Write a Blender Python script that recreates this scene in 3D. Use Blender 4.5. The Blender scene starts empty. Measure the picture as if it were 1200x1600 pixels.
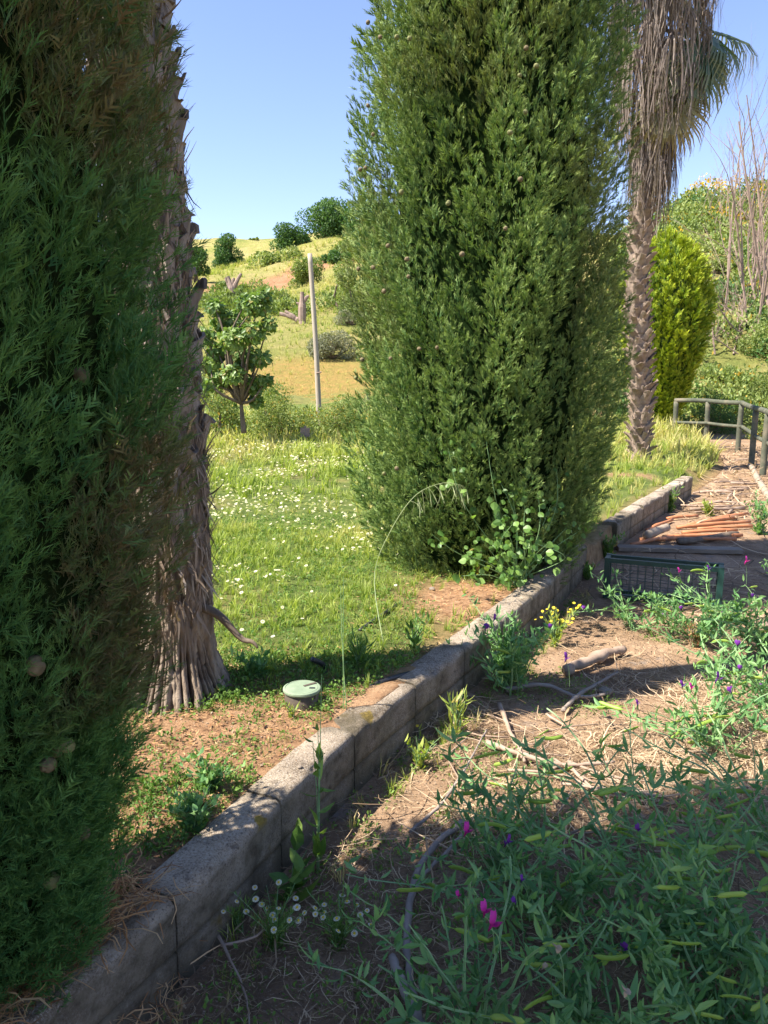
import bpy, math, random
import numpy as np
R_ = math.radians
scene = bpy.context.scene
COL = scene.collection
# ------------------------------------------------------------------ camera, sky, sun, exposure
CAMH, PITCH, FPX = 1.55, R_(10.4), 1200.0
cam_d = bpy.data.cameras.new('camera'); cam = bpy.data.objects.new('camera', cam_d); COL.objects.link(cam)
cam.location = (0, 0, CAMH); cam.rotation_euler = (R_(90) - PITCH, 0, 0)
cam_d.sensor_fit = 'VERTICAL'; cam_d.sensor_height = 36; cam_d.lens = 36 * FPX / 1600
cam_d.clip_start = 0.02; cam_d.clip_end = 2000
scene.camera = cam
SUN_EL, SUN_DIR = R_(54), np.array([-.956, -.292])          # the sun stands behind the viewer, to the left
world = bpy.data.worlds.new("World"); scene.world = world; world.use_nodes = True
wn = world.node_tree; bg = wn.nodes['Background']
sky = wn.nodes.new('ShaderNodeTexSky'); sky.sky_type = 'NISHITA'; sky.sun_disc = False
sky.sun_elevation = SUN_EL; sky.sun_rotation = math.atan2(SUN_DIR[0], SUN_DIR[1])
sky.air_density = 1.0; sky.dust_density = 0.0; sky.ozone_density = 2.6
tint = wn.nodes.new('ShaderNodeMix'); tint.data_type = 'RGBA'; tint.blend_type = 'MULTIPLY'; tint.inputs[0].default_value = 1; tint.inputs[7].default_value = (1.0, .90, 1.0, 1)
wn.links.new(sky.outputs[0], tint.inputs[6]); wn.links.new(tint.outputs[2], bg.inputs[0]); bg.inputs[1].default_value = 0.10
sl = bpy.data.lights.new('sun', 'SUN'); sl.energy = 5.0; sl.angle = R_(0.5); sl.color = (1, .93, .82)
sun = bpy.data.objects.new('sun', sl); COL.objects.link(sun)
sx, sy = -SUN_DIR * math.cos(SUN_EL); sz = -math.sin(SUN_EL)
from mathutils import Vector, Matrix
sun.rotation_euler = Vector((sx, sy, sz)).to_track_quat('-Z', 'Y').to_euler()
scene.view_settings.view_transform = 'Standard'; scene.view_settings.look = 'None'
scene.view_settings.exposure = 1.5; scene.view_settings.gamma = 1
scene.view_settings.use_curve_mapping = False
scene.cycles.transparent_max_bounces = 6; scene.cycles.max_bounces = 6
scene.cycles.diffuse_bounces = 4; scene.cycles.transmission_bounces = 3

rng = np.random.default_rng(7); random.seed(7)
PI = math.pi

# ------------------------------------------------------------------ rays of the photograph, to find real places
def ray(u, v):
    x, y = (u - 600) / FPX, -(v - 800) / FPX
    return np.array([x, math.cos(PITCH) + y * math.sin(PITCH), y * math.cos(PITCH) - math.sin(PITCH)])
def at_z(u, v, z=0.):
    d = ray(u, v); return np.array([0, 0, CAMH]) + d * ((z - CAMH) / d[2])
def at_y(u, v, Y):
    d = ray(u, v); return np.array([0, 0, CAMH]) + d * (Y / d[1])

# ------------------------------------------------------------------ numeric helpers
def sstep(x): x = np.clip(x, 0, 1); return x * x * (3 - 2 * x)
def _hash(i, j, k, s):
    n = (i * 374761393 + j * 668265263 + k * 2147483647 + s * 1274126177) & 0xffffffff
    n = ((n ^ (n >> 13)) * 1274126177) & 0xffffffff
    return ((n ^ (n >> 16)) & 0xffff) / 65535.0 * 2 - 1
def vnoise(P, f=1., s=0):
    P = np.asarray(P, float) * f
    if P.shape[-1] == 2: P = np.concatenate([P, np.zeros(P.shape[:-1] + (1,))], -1)
    I = np.floor(P).astype(np.int64); F = P - I; F = F * F * (3 - 2 * F); r = 0
    for a in (0, 1):
        for b in (0, 1):
            for c in (0, 1):
                w = (F[..., 0] if a else 1 - F[..., 0]) * (F[..., 1] if b else 1 - F[..., 1]) * (F[..., 2] if c else 1 - F[..., 2])
                r = r + w * _hash(I[..., 0] + a, I[..., 1] + b, I[..., 2] + c, s)
    return r
def fbm(P, f=1., o=4, s=0):
    r = 0; a = 1.
    for k in range(o): r = r + a * vnoise(P, f, s + k * 17); f *= 2.03; a *= .5
    return r / 1.9
def unit(v): return v / np.maximum(np.linalg.norm(v, axis=-1, keepdims=True), 1e-9)
def basis(D, N):
    Z = unit(D); X = unit(np.cross(N, Z)); Y = np.cross(Z, X)
    return np.stack([X, Y, Z], -1)              # columns
def rdir(n, g=rng): return unit(g.normal(size=(n, 3)))

class Geo:
    def __init__(s): s.V = []; s.T = []; s.Q = []; s.r = []; s.t = []; s.d = []; s.n = 0
    def add(s, V, F, r=0., t=0., d=0.):
        V = np.asarray(V, float).reshape(-1, 3)
        for f in (F if isinstance(F, (tuple, list)) and len(F) and isinstance(F[0], np.ndarray) else [np.asarray(F)]):
            if len(f): (s.T if f.shape[1] == 3 else s.Q).append(f + s.n)
        s.V.append(V); n = len(V); s.n += n
        for L, a in ((s.r, r), (s.t, t), (s.d, d)): L.append(np.broadcast_to(np.asarray(a, float), (n,)))
        return s
    def inst(s, tp, M, P, r=None, d=None):
        """tp = (verts, tris, tipattr); M (N,3,3) incl. scale; P (N,3)"""
        V, F, t = tp; N = len(P)
        if N == 0: return s
        W = np.einsum('nij,vj->nvi', M, V) + P[:, None, :]
        off = (np.arange(N) * len(V))[:, None, None]
        r = np.zeros(N) if r is None else r; d = np.zeros(N) if d is None else d
        s.add(W.reshape(-1, 3), (F[None] + off).reshape(-1, F.shape[1]), np.repeat(r, len(V)), np.tile(t, N), np.repeat(d, len(V)))
        return s
    def mesh(s, name, mat, smooth=False):
        V = np.concatenate(s.V); me = bpy.data.meshes.new(name)
        T = np.concatenate(s.T) if s.T else np.zeros((0, 3), int); Q = np.concatenate(s.Q) if s.Q else np.zeros((0, 4), int)
        me.vertices.add(len(V)); me.vertices.foreach_set('co', V.astype(np.float32).ravel())
        me.loops.add(T.size + Q.size); me.loops.foreach_set('vertex_index', np.concatenate([T.ravel(), Q.ravel()]).astype(np.int32))
        me.polygons.add(len(T) + len(Q))
        st = np.concatenate([np.arange(len(T)) * 3, T.size + np.arange(len(Q)) * 4]).astype(np.int32)
        me.polygons.foreach_set('loop_start', st)
        me.polygons.foreach_set('use_smooth', np.full(len(T) + len(Q), smooth))
        for nm, L in (('rnd', s.r), ('tip', s.t), ('dry', s.d)):
            me.attributes.new(nm, 'FLOAT', 'POINT').data.foreach_set('value', np.concatenate(L).astype(np.float32))
        me.materials.append(mat); me.update(calc_edges=True)
        return me
    def build(s, name, mat, parent=None, smooth=False, org=None):
        if org is not None:
            o3 = np.asarray(org, float); s.V = [v - o3 for v in s.V]
        o = link(name, s.mesh(name, mat, smooth), parent)
        if org is not None and parent is None: o.location = tuple(org)
        return o
def link(name, data, parent=None, M=None):
    o = bpy.data.objects.new(name, data); COL.objects.link(o)
    if parent is not None: o.parent = parent
    if M is not None: o.matrix_local = M
    return o
def thing(name, label, cat, loc=(0, 0, 0), group=None, rz=0):
    o = bpy.data.objects.new(name, None); COL.objects.link(o); o.location = tuple(loc); o.rotation_euler = (0, 0, rz)
    o.empty_display_size = .1
    return tag(o, label, cat, group)
def tag(o, label, cat, group=None):
    o['label'] = label; o['category'] = cat
    if group: o['group'] = group
    return o
def kind(o, k): o['kind'] = k; return o
def mat4(M3, P, sc=1.):
    m = np.eye(4); m[:3, :3] = np.asarray(M3) * sc; m[:3, 3] = P
    return Matrix(m.tolist())

def tube(pts, rad, n=6, cap=True):
    P = np.asarray(pts, float); m = len(P); rad = np.broadcast_to(np.asarray(rad, float), (m,))
    T = unit(np.gradient(P, axis=0)); up = np.array([0, 0, 1.]) if abs(T[0, 2]) < .9 else np.array([1., 0, 0])
    X = unit(np.cross(T, up)); Y = np.cross(T, X); a = np.arange(n) * 2 * PI / n
    V = (P[:, None] + rad[:, None, None] * (X[:, None] * np.cos(a)[None, :, None] + Y[:, None] * np.sin(a)[None, :, None])).reshape(-1, 3)
    i = np.arange(m - 1)[:, None] * n; j = np.arange(n)[None]
    F = np.stack([i + j, i + (j + 1) % n, i + n + (j + 1) % n, i + n + j], -1).reshape(-1, 4)
    out = [F]
    if cap:
        V = np.concatenate([V, P[:1], P[-1:]]); c = m * n; k = np.arange(n)
        out.append(np.concatenate([np.stack([(k + 1) % n, k, np.full(n, c)], -1), np.stack([(m - 1) * n + k, (m - 1) * n + (k + 1) % n, np.full(n, c + 1)], -1)]))
    return V, out
def spline(pts, n):
    P = np.asarray(pts, float); k = len(P); t = np.linspace(0, k - 1, n); i = np.clip(t.astype(int), 0, k - 2); f = (t - i)[:, None]
    a, b, c, d = P[np.clip(i - 1, 0, k - 1)], P[i], P[i + 1], P[np.clip(i + 2, 0, k - 1)]
    return .5 * (2 * b + (c - a) * f + (2 * a - 5 * b + 4 * c - d) * f ** 2 + (3 * b - a - 3 * c + d) * f ** 3)
def grid_faces(m, n):
    i = np.arange(m - 1)[:, None] * n; j = np.arange(n - 1)[None]
    return np.stack([i + j, i + j + 1, i + n + j + 1, i + n + j], -1).reshape(-1, 4)
def lathe(P0, P1, rads, n, zs=None, disp=None):
    """closed-round surface between P0 and P1; rads(t); disp(theta, t) added"""
    pass
def box(c, s, M=np.eye(3), bev=0.):
    c = np.asarray(c, float); s = np.asarray(s, float) / 2
    if bev <= 0:
        V = np.array([[x, y, z] for x in (-1, 1) for y in (-1, 1) for z in (-1, 1)]) * s
        F = np.array([[0, 1, 3, 2], [4, 6, 7, 5], [0, 4, 5, 1], [2, 3, 7, 6], [0, 2, 6, 4], [1, 5, 7, 3]])
        return V @ np.asarray(M).T + c, F
    return V, F

# ------------------------------------------------------------------ materials
def newmat(name):
    m = bpy.data.materials.new(name); m.use_nodes = True; nt = m.node_tree
    b = nt.nodes['Principled BSDF']; return m, nt, b
def N(nt, typ, **kw):
    n = nt.nodes.new(typ)
    for k, v in kw.items():
        if k[0] == '_': setattr(n, k[1:], v)
        else: n.inputs[k.replace('__', ' ')].default_value = v
    return n
def attr(nt, a): n = nt.nodes.new('ShaderNodeAttribute'); n.attribute_name = a; return n.outputs['Fac']
def ramp(nt, fac, stops):
    n = nt.nodes.new('ShaderNodeValToRGB'); e = n.color_ramp.elements
    while len(e) < len(stops): e.new(.5)
    for x, (p, c) in zip(e, stops): x.position = p; x.color = (*c, 1)
    nt.links.new(fac, n.inputs[0]); return n.outputs[0]
def mix(nt, f, a, b, mode='MIX'):
    n = nt.nodes.new('ShaderNodeMix'); n.data_type = 'RGBA'; n.blend_type = mode
    for k, v in ((0, f), (6, a), (7, b)):
        if isinstance(v, (int, float)): n.inputs[k].default_value = v
        elif isinstance(v, tuple): n.inputs[k].default_value = (*v, 1)
        else: nt.links.new(v, n.inputs[k])
    return n.outputs[2]
def maprange(nt, v, a, b, c=0., d=1.):
    n = nt.nodes.new('ShaderNodeMapRange'); n.inputs[1].default_value = a; n.inputs[2].default_value = b
    n.inputs[3].default_value = c; n.inputs[4].default_value = d; nt.links.new(v, n.inputs[0]); return n.outputs[0]
def noise(nt, scale, detail=5, rough=.6, vec=None, stretch=None):
    n = nt.nodes.new('ShaderNodeTexNoise'); n.inputs['Scale'].default_value = scale; n.inputs['Detail'].default_value = detail
    n.inputs['Roughness'].default_value = rough
    tc = nt.nodes.new('ShaderNodeTexCoord'); o = tc.outputs['Object']
    if stretch:
        mp = nt.nodes.new('ShaderNodeMapping'); mp.inputs['Scale'].default_value = stretch; nt.links.new(o, mp.inputs[0]); o = mp.outputs[0]
    nt.links.new(o, n.inputs['Vector']); return n.outputs['Fac']
def bump(nt, b, h, strength=.5, dist=.01):
    n = nt.nodes.new('ShaderNodeBump'); n.inputs['Strength'].default_value = strength; n.inputs['Distance'].default_value = dist
    nt.links.new(h, n.inputs['Height']); nt.links.new(n.outputs[0], b.inputs['Normal'])
def leafmat(name, cols, tipc=None, dryc=(.12, .075, .035), trans=.35, rough=.55, spec=.3, ptone=None):
    m, nt, b = newmat(name)
    c = ramp(nt, attr(nt, 'rnd'), [(i / max(1, len(cols) - 1), k) for i, k in enumerate(cols)])
    if tipc: c = mix(nt, maprange(nt, attr(nt, 'tip'), .2, 1.0, 0, .85), c, tipc)
    c = mix(nt, attr(nt, 'dry'), c, dryc)
    nt.links.new(c, b.inputs['Base Color']); b.inputs['Roughness'].default_value = rough
    b.inputs['Specular IOR Level'].default_value = spec
    if trans > 0:
        tr = nt.nodes.new('ShaderNodeBsdfTranslucent'); cc = mix(nt, 1., c, (1.25, 1.3, .6), 'MULTIPLY'); nt.links.new(cc, tr.inputs[0])
        ms = nt.nodes.new('ShaderNodeMixShader'); ms.inputs[0].default_value = trans
        nt.links.new(b.outputs[0], ms.inputs[1]); nt.links.new(tr.outputs[0], ms.inputs[2])
        nt.links.new(ms.outputs[0], nt.nodes['Material Output'].inputs[0])
    return m
def roughmat(name, cols, scale=6, rough=.85, bs=.5, bd=.01, bscale=30, stretch=None, useattr=False, speck=None, spec=.3, dryc=None):
    m, nt, b = newmat(name)
    f = noise(nt, scale, 6, .65, stretch=stretch)
    c = ramp(nt, f, [(.25 + .5 * i / max(1, len(cols) - 1), k) for i, k in enumerate(cols)])
    if useattr: c = mix(nt, .6, c, ramp(nt, attr(nt, 'rnd'), [(0, (.35, .35, .35)), (1, (1, 1, 1))]), 'MULTIPLY')
    if speck:
        sc, col, th = speck; s = noise(nt, sc, 2, .5); c = mix(nt, maprange(nt, s, th, th + .06), c, col)
    if dryc: c = mix(nt, attr(nt, 'dry'), c, dryc)
    nt.links.new(c, b.inputs['Base Color']); b.inputs['Roughness'].default_value = rough; b.inputs['Specular IOR Level'].default_value = spec
    bump(nt, b, noise(nt, bscale, 6, .7, stretch=stretch), bs, bd)
    return m
M = {}
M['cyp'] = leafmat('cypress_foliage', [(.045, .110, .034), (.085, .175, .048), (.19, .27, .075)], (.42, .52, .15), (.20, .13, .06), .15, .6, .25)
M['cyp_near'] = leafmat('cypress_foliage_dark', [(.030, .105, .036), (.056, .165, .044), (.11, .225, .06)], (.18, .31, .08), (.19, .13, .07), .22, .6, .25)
M['cyp_in'] = roughmat('cypress_shade_core', [(.006, .014, .004), (.014, .026, .008)], 20, bd=.03, bscale=25, spec=0., rough=1.)  # near-black core for inner twigs; shade of crown gaps painted in
M['gold'] = leafmat('golden_conifer_foliage', [(.07, .14, .012), (.16, .26, .015), (.34, .40, .02)], (.52, .54, .04), (.3, .3, .03), .15, .6, .25)
M['cyp_in2'] = roughmat('near_cypress_shade_core', [(.012, .028, .010), (.028, .05, .016), (.04, .045, .02)], 30, bs=1., bd=.04, bscale=60, spec=0., rough=1.)  # core of the near tree, gap shade painted in, a little greener
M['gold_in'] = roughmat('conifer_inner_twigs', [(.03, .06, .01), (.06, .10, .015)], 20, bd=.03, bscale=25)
M['cone'] = roughmat('cypress_cone', [(.10, .075, .04), (.22, .18, .10)], 60, bd=.002, bscale=200)
M['cone_green'] = roughmat('cypress_cone_green', [(.12, .13, .05), (.22, .22, .09)], 60, bd=.002, bscale=200)
M['bark'] = roughmat('bark', [(.06, .045, .032), (.14, .105, .075), (.2, .16, .12)], 12, bd=.01, bscale=25, stretch=(1, 1, .25))
M['palm_base'] = roughmat('palm_root_bark', [(.09, .07, .05), (.21, .16, .12), (.36, .29, .22)], 14, bs=.9, bd=.012, bscale=45, stretch=(1, 1, .3), dryc=(.04, .025, .018))
M['boot'] = roughmat('palm_leaf_base', [(.13, .105, .09), (.26, .22, .19), (.38, .335, .30)], 10, bs=.6, bd=.005, bscale=60, stretch=(3, 3, .5), useattr=True)
M['boot_far'] = roughmat('palm_leaf_base_far', [(.19, .135, .10), (.36, .27, .2), (.50, .40, .31)], 10, bs=.6, bd=.005, bscale=60, useattr=True)
M['fibre'] = roughmat('palm_fibre', [(.07, .052, .038), (.16, .12, .09), (.27, .215, .17)], 20, bs=1., bd=.01, bscale=70, stretch=(1.5, 1.5, .4))
M['deadfrond'] = leafmat('dead_frond', [(.11, .08, .065), (.21, .165, .14), (.34, .28, .24)], None, (.3, .16, .05), .25, .7, .2)
M['frond'] = leafmat('green_frond', [(.03, .07, .04), (.06, .12, .06), (.10, .17, .08)], (.16, .2, .10), (.32, .24, .10), .3, .4, .5)
M['conc'] = roughmat('concrete_placeholder', [(.2, .2, .2), (.3, .3, .3)], 4)
M['soil_l'] = None

def conc_mat():
    m, nt, b = newmat('weathered_concrete')
    f = noise(nt, 3.2, 8, .7)
    c = ramp(nt, f, [(.32, (.17, .125, .08)), (.5, (.38, .30, .215)), (.68, (.60, .49, .36))])
    g = noise(nt, 150, 3, .8); c = mix(nt, maprange(nt, g, .52, .64, 0, .85), c, (.50, .45, .39)); c = mix(nt, maprange(nt, g, .47, .36, 0, .85), c, (.10, .085, .07))
    l = noise(nt, 4.5, 5, .6); c = mix(nt, maprange(nt, l, .6, .68, 0, .8), c, (.11, .085, .035))
    y = noise(nt, 7., 3, .5, stretch=(1, 1, .7)); c = mix(nt, maprange(nt, y, .69, .73, 0, .9), c, (.32, .22, .03))
    mo = noise(nt, 2.3, 5, .7); c = mix(nt, maprange(nt, mo, .52, .64, 0, .75), c, (.085, .07, .04)); c = mix(nt, maprange(nt, noise(nt, 28, 4, .7), .56, .66, 0, .6), c, (.09, .065, .045))
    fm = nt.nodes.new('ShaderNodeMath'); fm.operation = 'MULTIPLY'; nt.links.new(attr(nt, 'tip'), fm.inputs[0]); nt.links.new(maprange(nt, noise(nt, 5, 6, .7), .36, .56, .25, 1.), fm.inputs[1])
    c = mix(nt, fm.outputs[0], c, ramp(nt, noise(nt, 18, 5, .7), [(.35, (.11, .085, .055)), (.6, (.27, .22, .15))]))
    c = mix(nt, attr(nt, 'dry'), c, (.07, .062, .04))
    nt.links.new(c, b.inputs['Base Color']); b.inputs['Roughness'].default_value = .92; b.inputs['Specular IOR Level'].default_value = .2
    bump(nt, b, noise(nt, 110, 6, .8), 1., .012); return m
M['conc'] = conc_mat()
def path_mat():
    m, nt, b = newmat('dirt_over_paving')
    f = noise(nt, 1.3, 8, .7); c = ramp(nt, f, [(.3, (.17, .105, .06)), (.48, (.32, .205, .12)), (.6, (.48, .32, .20)), (.72, (.58, .41, .27))])
    g = noise(nt, 60, 5, .7); c = mix(nt, maprange(nt, g, .35, .65, 0, .55), c, (.12, .085, .06))
    g2 = noise(nt, 140, 3, .6); c = mix(nt, maprange(nt, g2, .62, .66, 0, .8), c, (.45, .37, .28))
    s = noise(nt, 2.7, 6, .65); c = mix(nt, maprange(nt, s, .58, .68, 0, .7), c, (.22, .2, .18))
    nt.links.new(c, b.inputs['Base Color']); b.inputs['Roughness'].default_value = .95; b.inputs['Specular IOR Level'].default_value = .15
    bump(nt, b, noise(nt, 45, 8, .75), .9, .02); return m
M['path'] = path_mat()
def lawn_mat():
    m, nt, b = newmat('lawn_soil')
    f = noise(nt, 14, 8, .75); c = ramp(nt, f, [(.3, (.17, .095, .05)), (.5, (.38, .22, .12)), (.7, (.55, .36, .21))])
    g = noise(nt, 5, 8, .7); gc = ramp(nt, g, [(.3, (.05, .075, .02)), (.5, (.11, .15, .035)), (.7, (.2, .21, .06))])
    c = mix(nt, attr(nt, 'rnd'), c, gc)
    nt.links.new(c, b.inputs['Base Color']); b.inputs['Roughness'].default_value = .95; b.inputs['Specular IOR Level'].default_value = .1
    bump(nt, b, noise(nt, 50, 8, .75), 1., .03); return m
M['lawn'] = lawn_mat()
def hill_mat():
    m, nt, b = newmat('hill_ground')
    f = noise(nt, .35, 8, .7); c = ramp(nt, f, [(.3, (.17, .21, .05)), (.44, (.32, .31, .09)), (.58, (.42, .35, .14)), (.72, (.48, .37, .19))])
    g = noise(nt, 3.5, 6, .75); c = mix(nt, maprange(nt, g, .35, .7, 0, .5), c, (.11, .14, .035))
    c = mix(nt, attr(nt, 'dry'), c, ramp(nt, noise(nt, 1.5, 6, .7), [(.3, (.30, .15, .075)), (.7, (.45, .27, .15))]))
    c = mix(nt, attr(nt, 'tip'), c, ramp(nt, g, [(.35, (.30, .26, .07)), (.65, (.46, .29, .10))]))
    nt.links.new(c, b.inputs['Base Color']); b.inputs['Roughness'].default_value = .95; b.inputs['Specular IOR Level'].default_value = .1
    bump(nt, b, noise(nt, 4, 8, .8), 1., .25); return m
M['hill'] = hill_mat()
M['grass'] = leafmat('meadow_grass', [(.13, .21, .030), (.24, .33, .05), (.38, .44, .09)], (.42, .46, .12), (.62, .50, .24), .42)
M['weed'] = leafmat('weed_leaves', [(.07, .15, .03), (.13, .23, .045), (.21, .32, .07)], None, (.35, .25, .12), .35, .5)
M['vetch'] = leafmat('vetch_leaves', [(.075, .19, .065), (.14, .29, .10), (.26, .42, .15)], None, (.3, .22, .1), .35, .5, .3)
M['vstem'] = leafmat('vetch_stem', [(.19, .33, .14), (.30, .45, .20)], None, (.3, .22, .12), .2, .5, .3)
M['pod'] = leafmat('vetch_pod', [(.30, .44, .07), (.42, .54, .10)], None, (.35, .3, .1), .35, .45, .4)
M['pink'] = leafmat('pink_petals', [(.45, .02, .24), (.6, .05, .38)], None, (.1, .03, .25), .35, .5, .2)
M['purple'] = leafmat('purple_petals', [(.13, .03, .26), (.25, .05, .38)], None, (.1, .03, .25), .35, .5, .2)
M['withered'] = leafmat('withered_petals', [(.35, .26, .18), (.45, .35, .24)], None, (.06, .05, .16), .2, .6, .2)
M['white'] = leafmat('white_petals', [(.66, .62, .46), (.80, .77, .64)], None, (.7, .6, .3), .3, .6, .2)
M['yellow'] = leafmat('yellow_florets', [(.65, .46, .03), (.75, .58, .05)], None, (.7, .6, .3), .1, .7, .2)
M['straw'] = leafmat('straw', [(.10, .065, .04), (.22, .15, .095), (.40, .28, .17), (.66, .50, .33)], None, (.2, .16, .13), .2, .7, .2)
M['straw2'] = leafmat('pale_straw', [(.30, .20, .12), (.52, .38, .25), (.72, .56, .38)], None, (.2, .16, .13), .2, .7, .2)
M['litter'] = leafmat('leaf_litter', [(.18, .085, .04), (.42, .22, .10), (.64, .42, .22)], None, (.2, .16, .13), .2, .7, .2)
M['ivy'] = leafmat('climber_leaves', [(.07, .16, .03), (.13, .24, .05), (.2, .33, .08)], None, (.4, .32, .08), .4, .45, .4)
M['olive'] = leafmat('fig_leaves', [(.07, .14, .03), (.15, .24, .06), (.27, .36, .12)], None, (.3, .24, .08), .35, .45, .4)
M['tree_d'] = leafmat('dark_tree_leaves', [(.035, .09, .025), (.07, .15, .035), (.12, .21, .055)], None, (.3, .24, .08), .3, .55, .3)
M['tree_l'] = leafmat('light_shrub_leaves', [(.11, .17, .04), (.20, .26, .07), (.32, .36, .12)], None, (.5, .3, .03), .35, .55, .3)
M['grey'] = leafmat('grey_shrub_leaves', [(.14, .16, .09), (.22, .23, .14), (.3, .3, .2)], None, (.3, .24, .08), .3, .6, .3)
M['orangefl'] = leafmat('broom_flowers', [(.55, .33, .02), (.62, .42, .03)], None, (.3, .24, .08), .2, .6, .2)
M['wood'] = roughmat('weathered_wood', [(.16, .13, .11), (.27, .22, .185), (.38, .32, .27)], 8, bs=.7, bd=.004, bscale=50, stretch=(1, 1, 1))
M['deadw'] = roughmat('dead_twigs', [(.2, .14, .11), (.34, .25, .2)], 8, bs=.5, bd=.004, bscale=50)
M['pole'] = roughmat('pole_wood', [(.30, .25, .19), (.44, .38, .3)], 3, bs=.4, bd=.01, bscale=20, stretch=(4, 4, .4))
M['rail'] = roughmat('treated_rail_wood', [(.05, .055, .04), (.09, .095, .065), (.2, .165, .115)], 5, bs=.5, bd=.006, bscale=30)
M['stick'] = roughmat('dry_stick', [(.20, .14, .10), (.36, .26, .19), (.48, .37, .28)], 9, bs=.6, bd=.004, bscale=60, useattr=True)
M['clay'] = roughmat('orange_conduit', [(.32, .13, .06), (.52, .22, .10)], 9, rough=.6, bs=.3, bd=.002, bscale=60)
M['slab'] = roughmat('grey_board', [(.14, .11, .085), (.27, .225, .175)], 5, bs=.6, bd=.006, bscale=50)
M['greenmetal'] = roughmat('green_painted_metal', [(.005, .034, .028), (.012, .055, .045)], 20, rough=.45, bs=.2, bd=.001, bscale=90, spec=.5)
M['wire'] = roughmat('dark_wire', [(.03, .06, .05), (.07, .1, .09)], 20, rough=.5, bs=.1, bd=.001)
M['lid'] = roughmat('pale_green_plastic', [(.15, .20, .13), (.27, .33, .22)], 14, rough=.7, bs=.4, bd=.002, bscale=90)
M['boxbody'] = roughmat('dirty_black_plastic', [(.05, .04, .032), (.13, .10, .075)], 14, rough=.7, bs=.4, bd=.002, bscale=60)
M['hose'] = roughmat('black_pipe', [(.012, .012, .014), (.03, .03, .034)], 20, rough=.45, bs=.2, bd=.001, bscale=60, spec=.5)
M['whitewood'] = roughmat('bleached_wood', [(.22, .17, .12), (.40, .32, .24)], 7, bs=.4, bd=.004, bscale=40)

# ------------------------------------------------------------------ kerb line and ground shape
KP = np.array([(-2.6, -3.4), (-1.75, -1.4), (-1.12, .35), (-.735, 1.30), (-.50, 1.76), (-.10, 2.64), (.42, 3.55), (1.0, 4.6), (1.62, 5.84), (2.5, 7.35), (3.65, 9.2), (4.9, 11.2), (5.9, 13.2), (6.8, 16), (7.6, 20)])
KC = spline(KP, 900)
KL = np.concatenate([[0], np.cumsum(np.linalg.norm(np.diff(KC, axis=0), axis=1))])
def kpt(s): return np.stack([np.interp(s, KL, KC[:, 0]), np.interp(s, KL, KC[:, 1])], -1)
def knorm(s):       # left-hand normal (towards the lawn)
    t = unit(kpt(np.asarray(s) + .05) - kpt(np.asarray(s) - .05)); return np.stack([-t[..., 1], t[..., 0]], -1)
def s_of_y(y): return float(np.interp(y, KC[:, 1], KL))
def kdist(x, y):    # signed: + on the lawn side; good enough near and far
    x = np.asarray(x, float); y = np.asarray(y, float)
    kx = np.interp(y, KC[:, 1], KC[:, 0]); kx2 = np.interp(y + .1, KC[:, 1], KC[:, 0]); sl_ = (kx2 - kx) / .1
    return (kx - x) / np.sqrt(1 + sl_ ** 2)
def hill(x, y):
    a = x / np.maximum(y, 2.); w = sstep((a - .2) / .2)
    L = .222 * 68 * sstep_lin((y - 16.5) / 68) * (1 + .13 * sstep((a + .2) / .2)); Rr = 13.5 * sstep_lin((y - 18.5) / 34)
    z = L * (1 - w) + Rr * w
    und = fbm(np.stack([x, y], -1), .06, 3, 5) * np.clip((y - 18) / 30, 0, 1) * 1.2 + fbm(np.stack([x, y], -1), .4, 3, 9) * np.clip((y - 17) / 10, 0, 1) * .22 + fbm(np.stack([x, y], -1), .14, 3, 19) * np.clip((y - 20) / 20, 0, 1) * .8
    return z + und
def sstep_lin(t):    # straight slope with a rounded foot and crest
    t = np.clip(t, 0, 1.6); return np.where(t < .08, t * t / .16, np.where(t < .9, t - .04, .86 + .12 * (1 - np.exp(-(t - .9) / .12))))
def zground(x, y):
    x = np.asarray(x, float); y = np.asarray(y, float); d = kdist(x, y)
    lawn_side = .215 + .02 * fbm(np.stack([x, y], -1), 1.3, 3, 3) + .03 * np.exp(-((x + .5) ** 2 + (y - 3) ** 2))
    path_side = .012 * fbm(np.stack([x, y], -1), 2.2, 3, 4)
    lawn_side = lawn_side * (1 - (1 - sstep((d - .02) / .55)) * sstep((y - 9.15) / .3))
    b = np.where(d > .02, lawn_side, path_side)
    return b + hill(x, y)
def on_ground(u, v):
    d = ray(u, v); t = np.linspace(1.2, 160, 9000); P = np.array([0, 0, CAMH]) + t[:, None] * d
    h = zground(P[:, 0], P[:, 1]); i = np.argmax(P[:, 2] < h)
    return P[i] if P[i, 2] < h[i] else P[-1]

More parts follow.
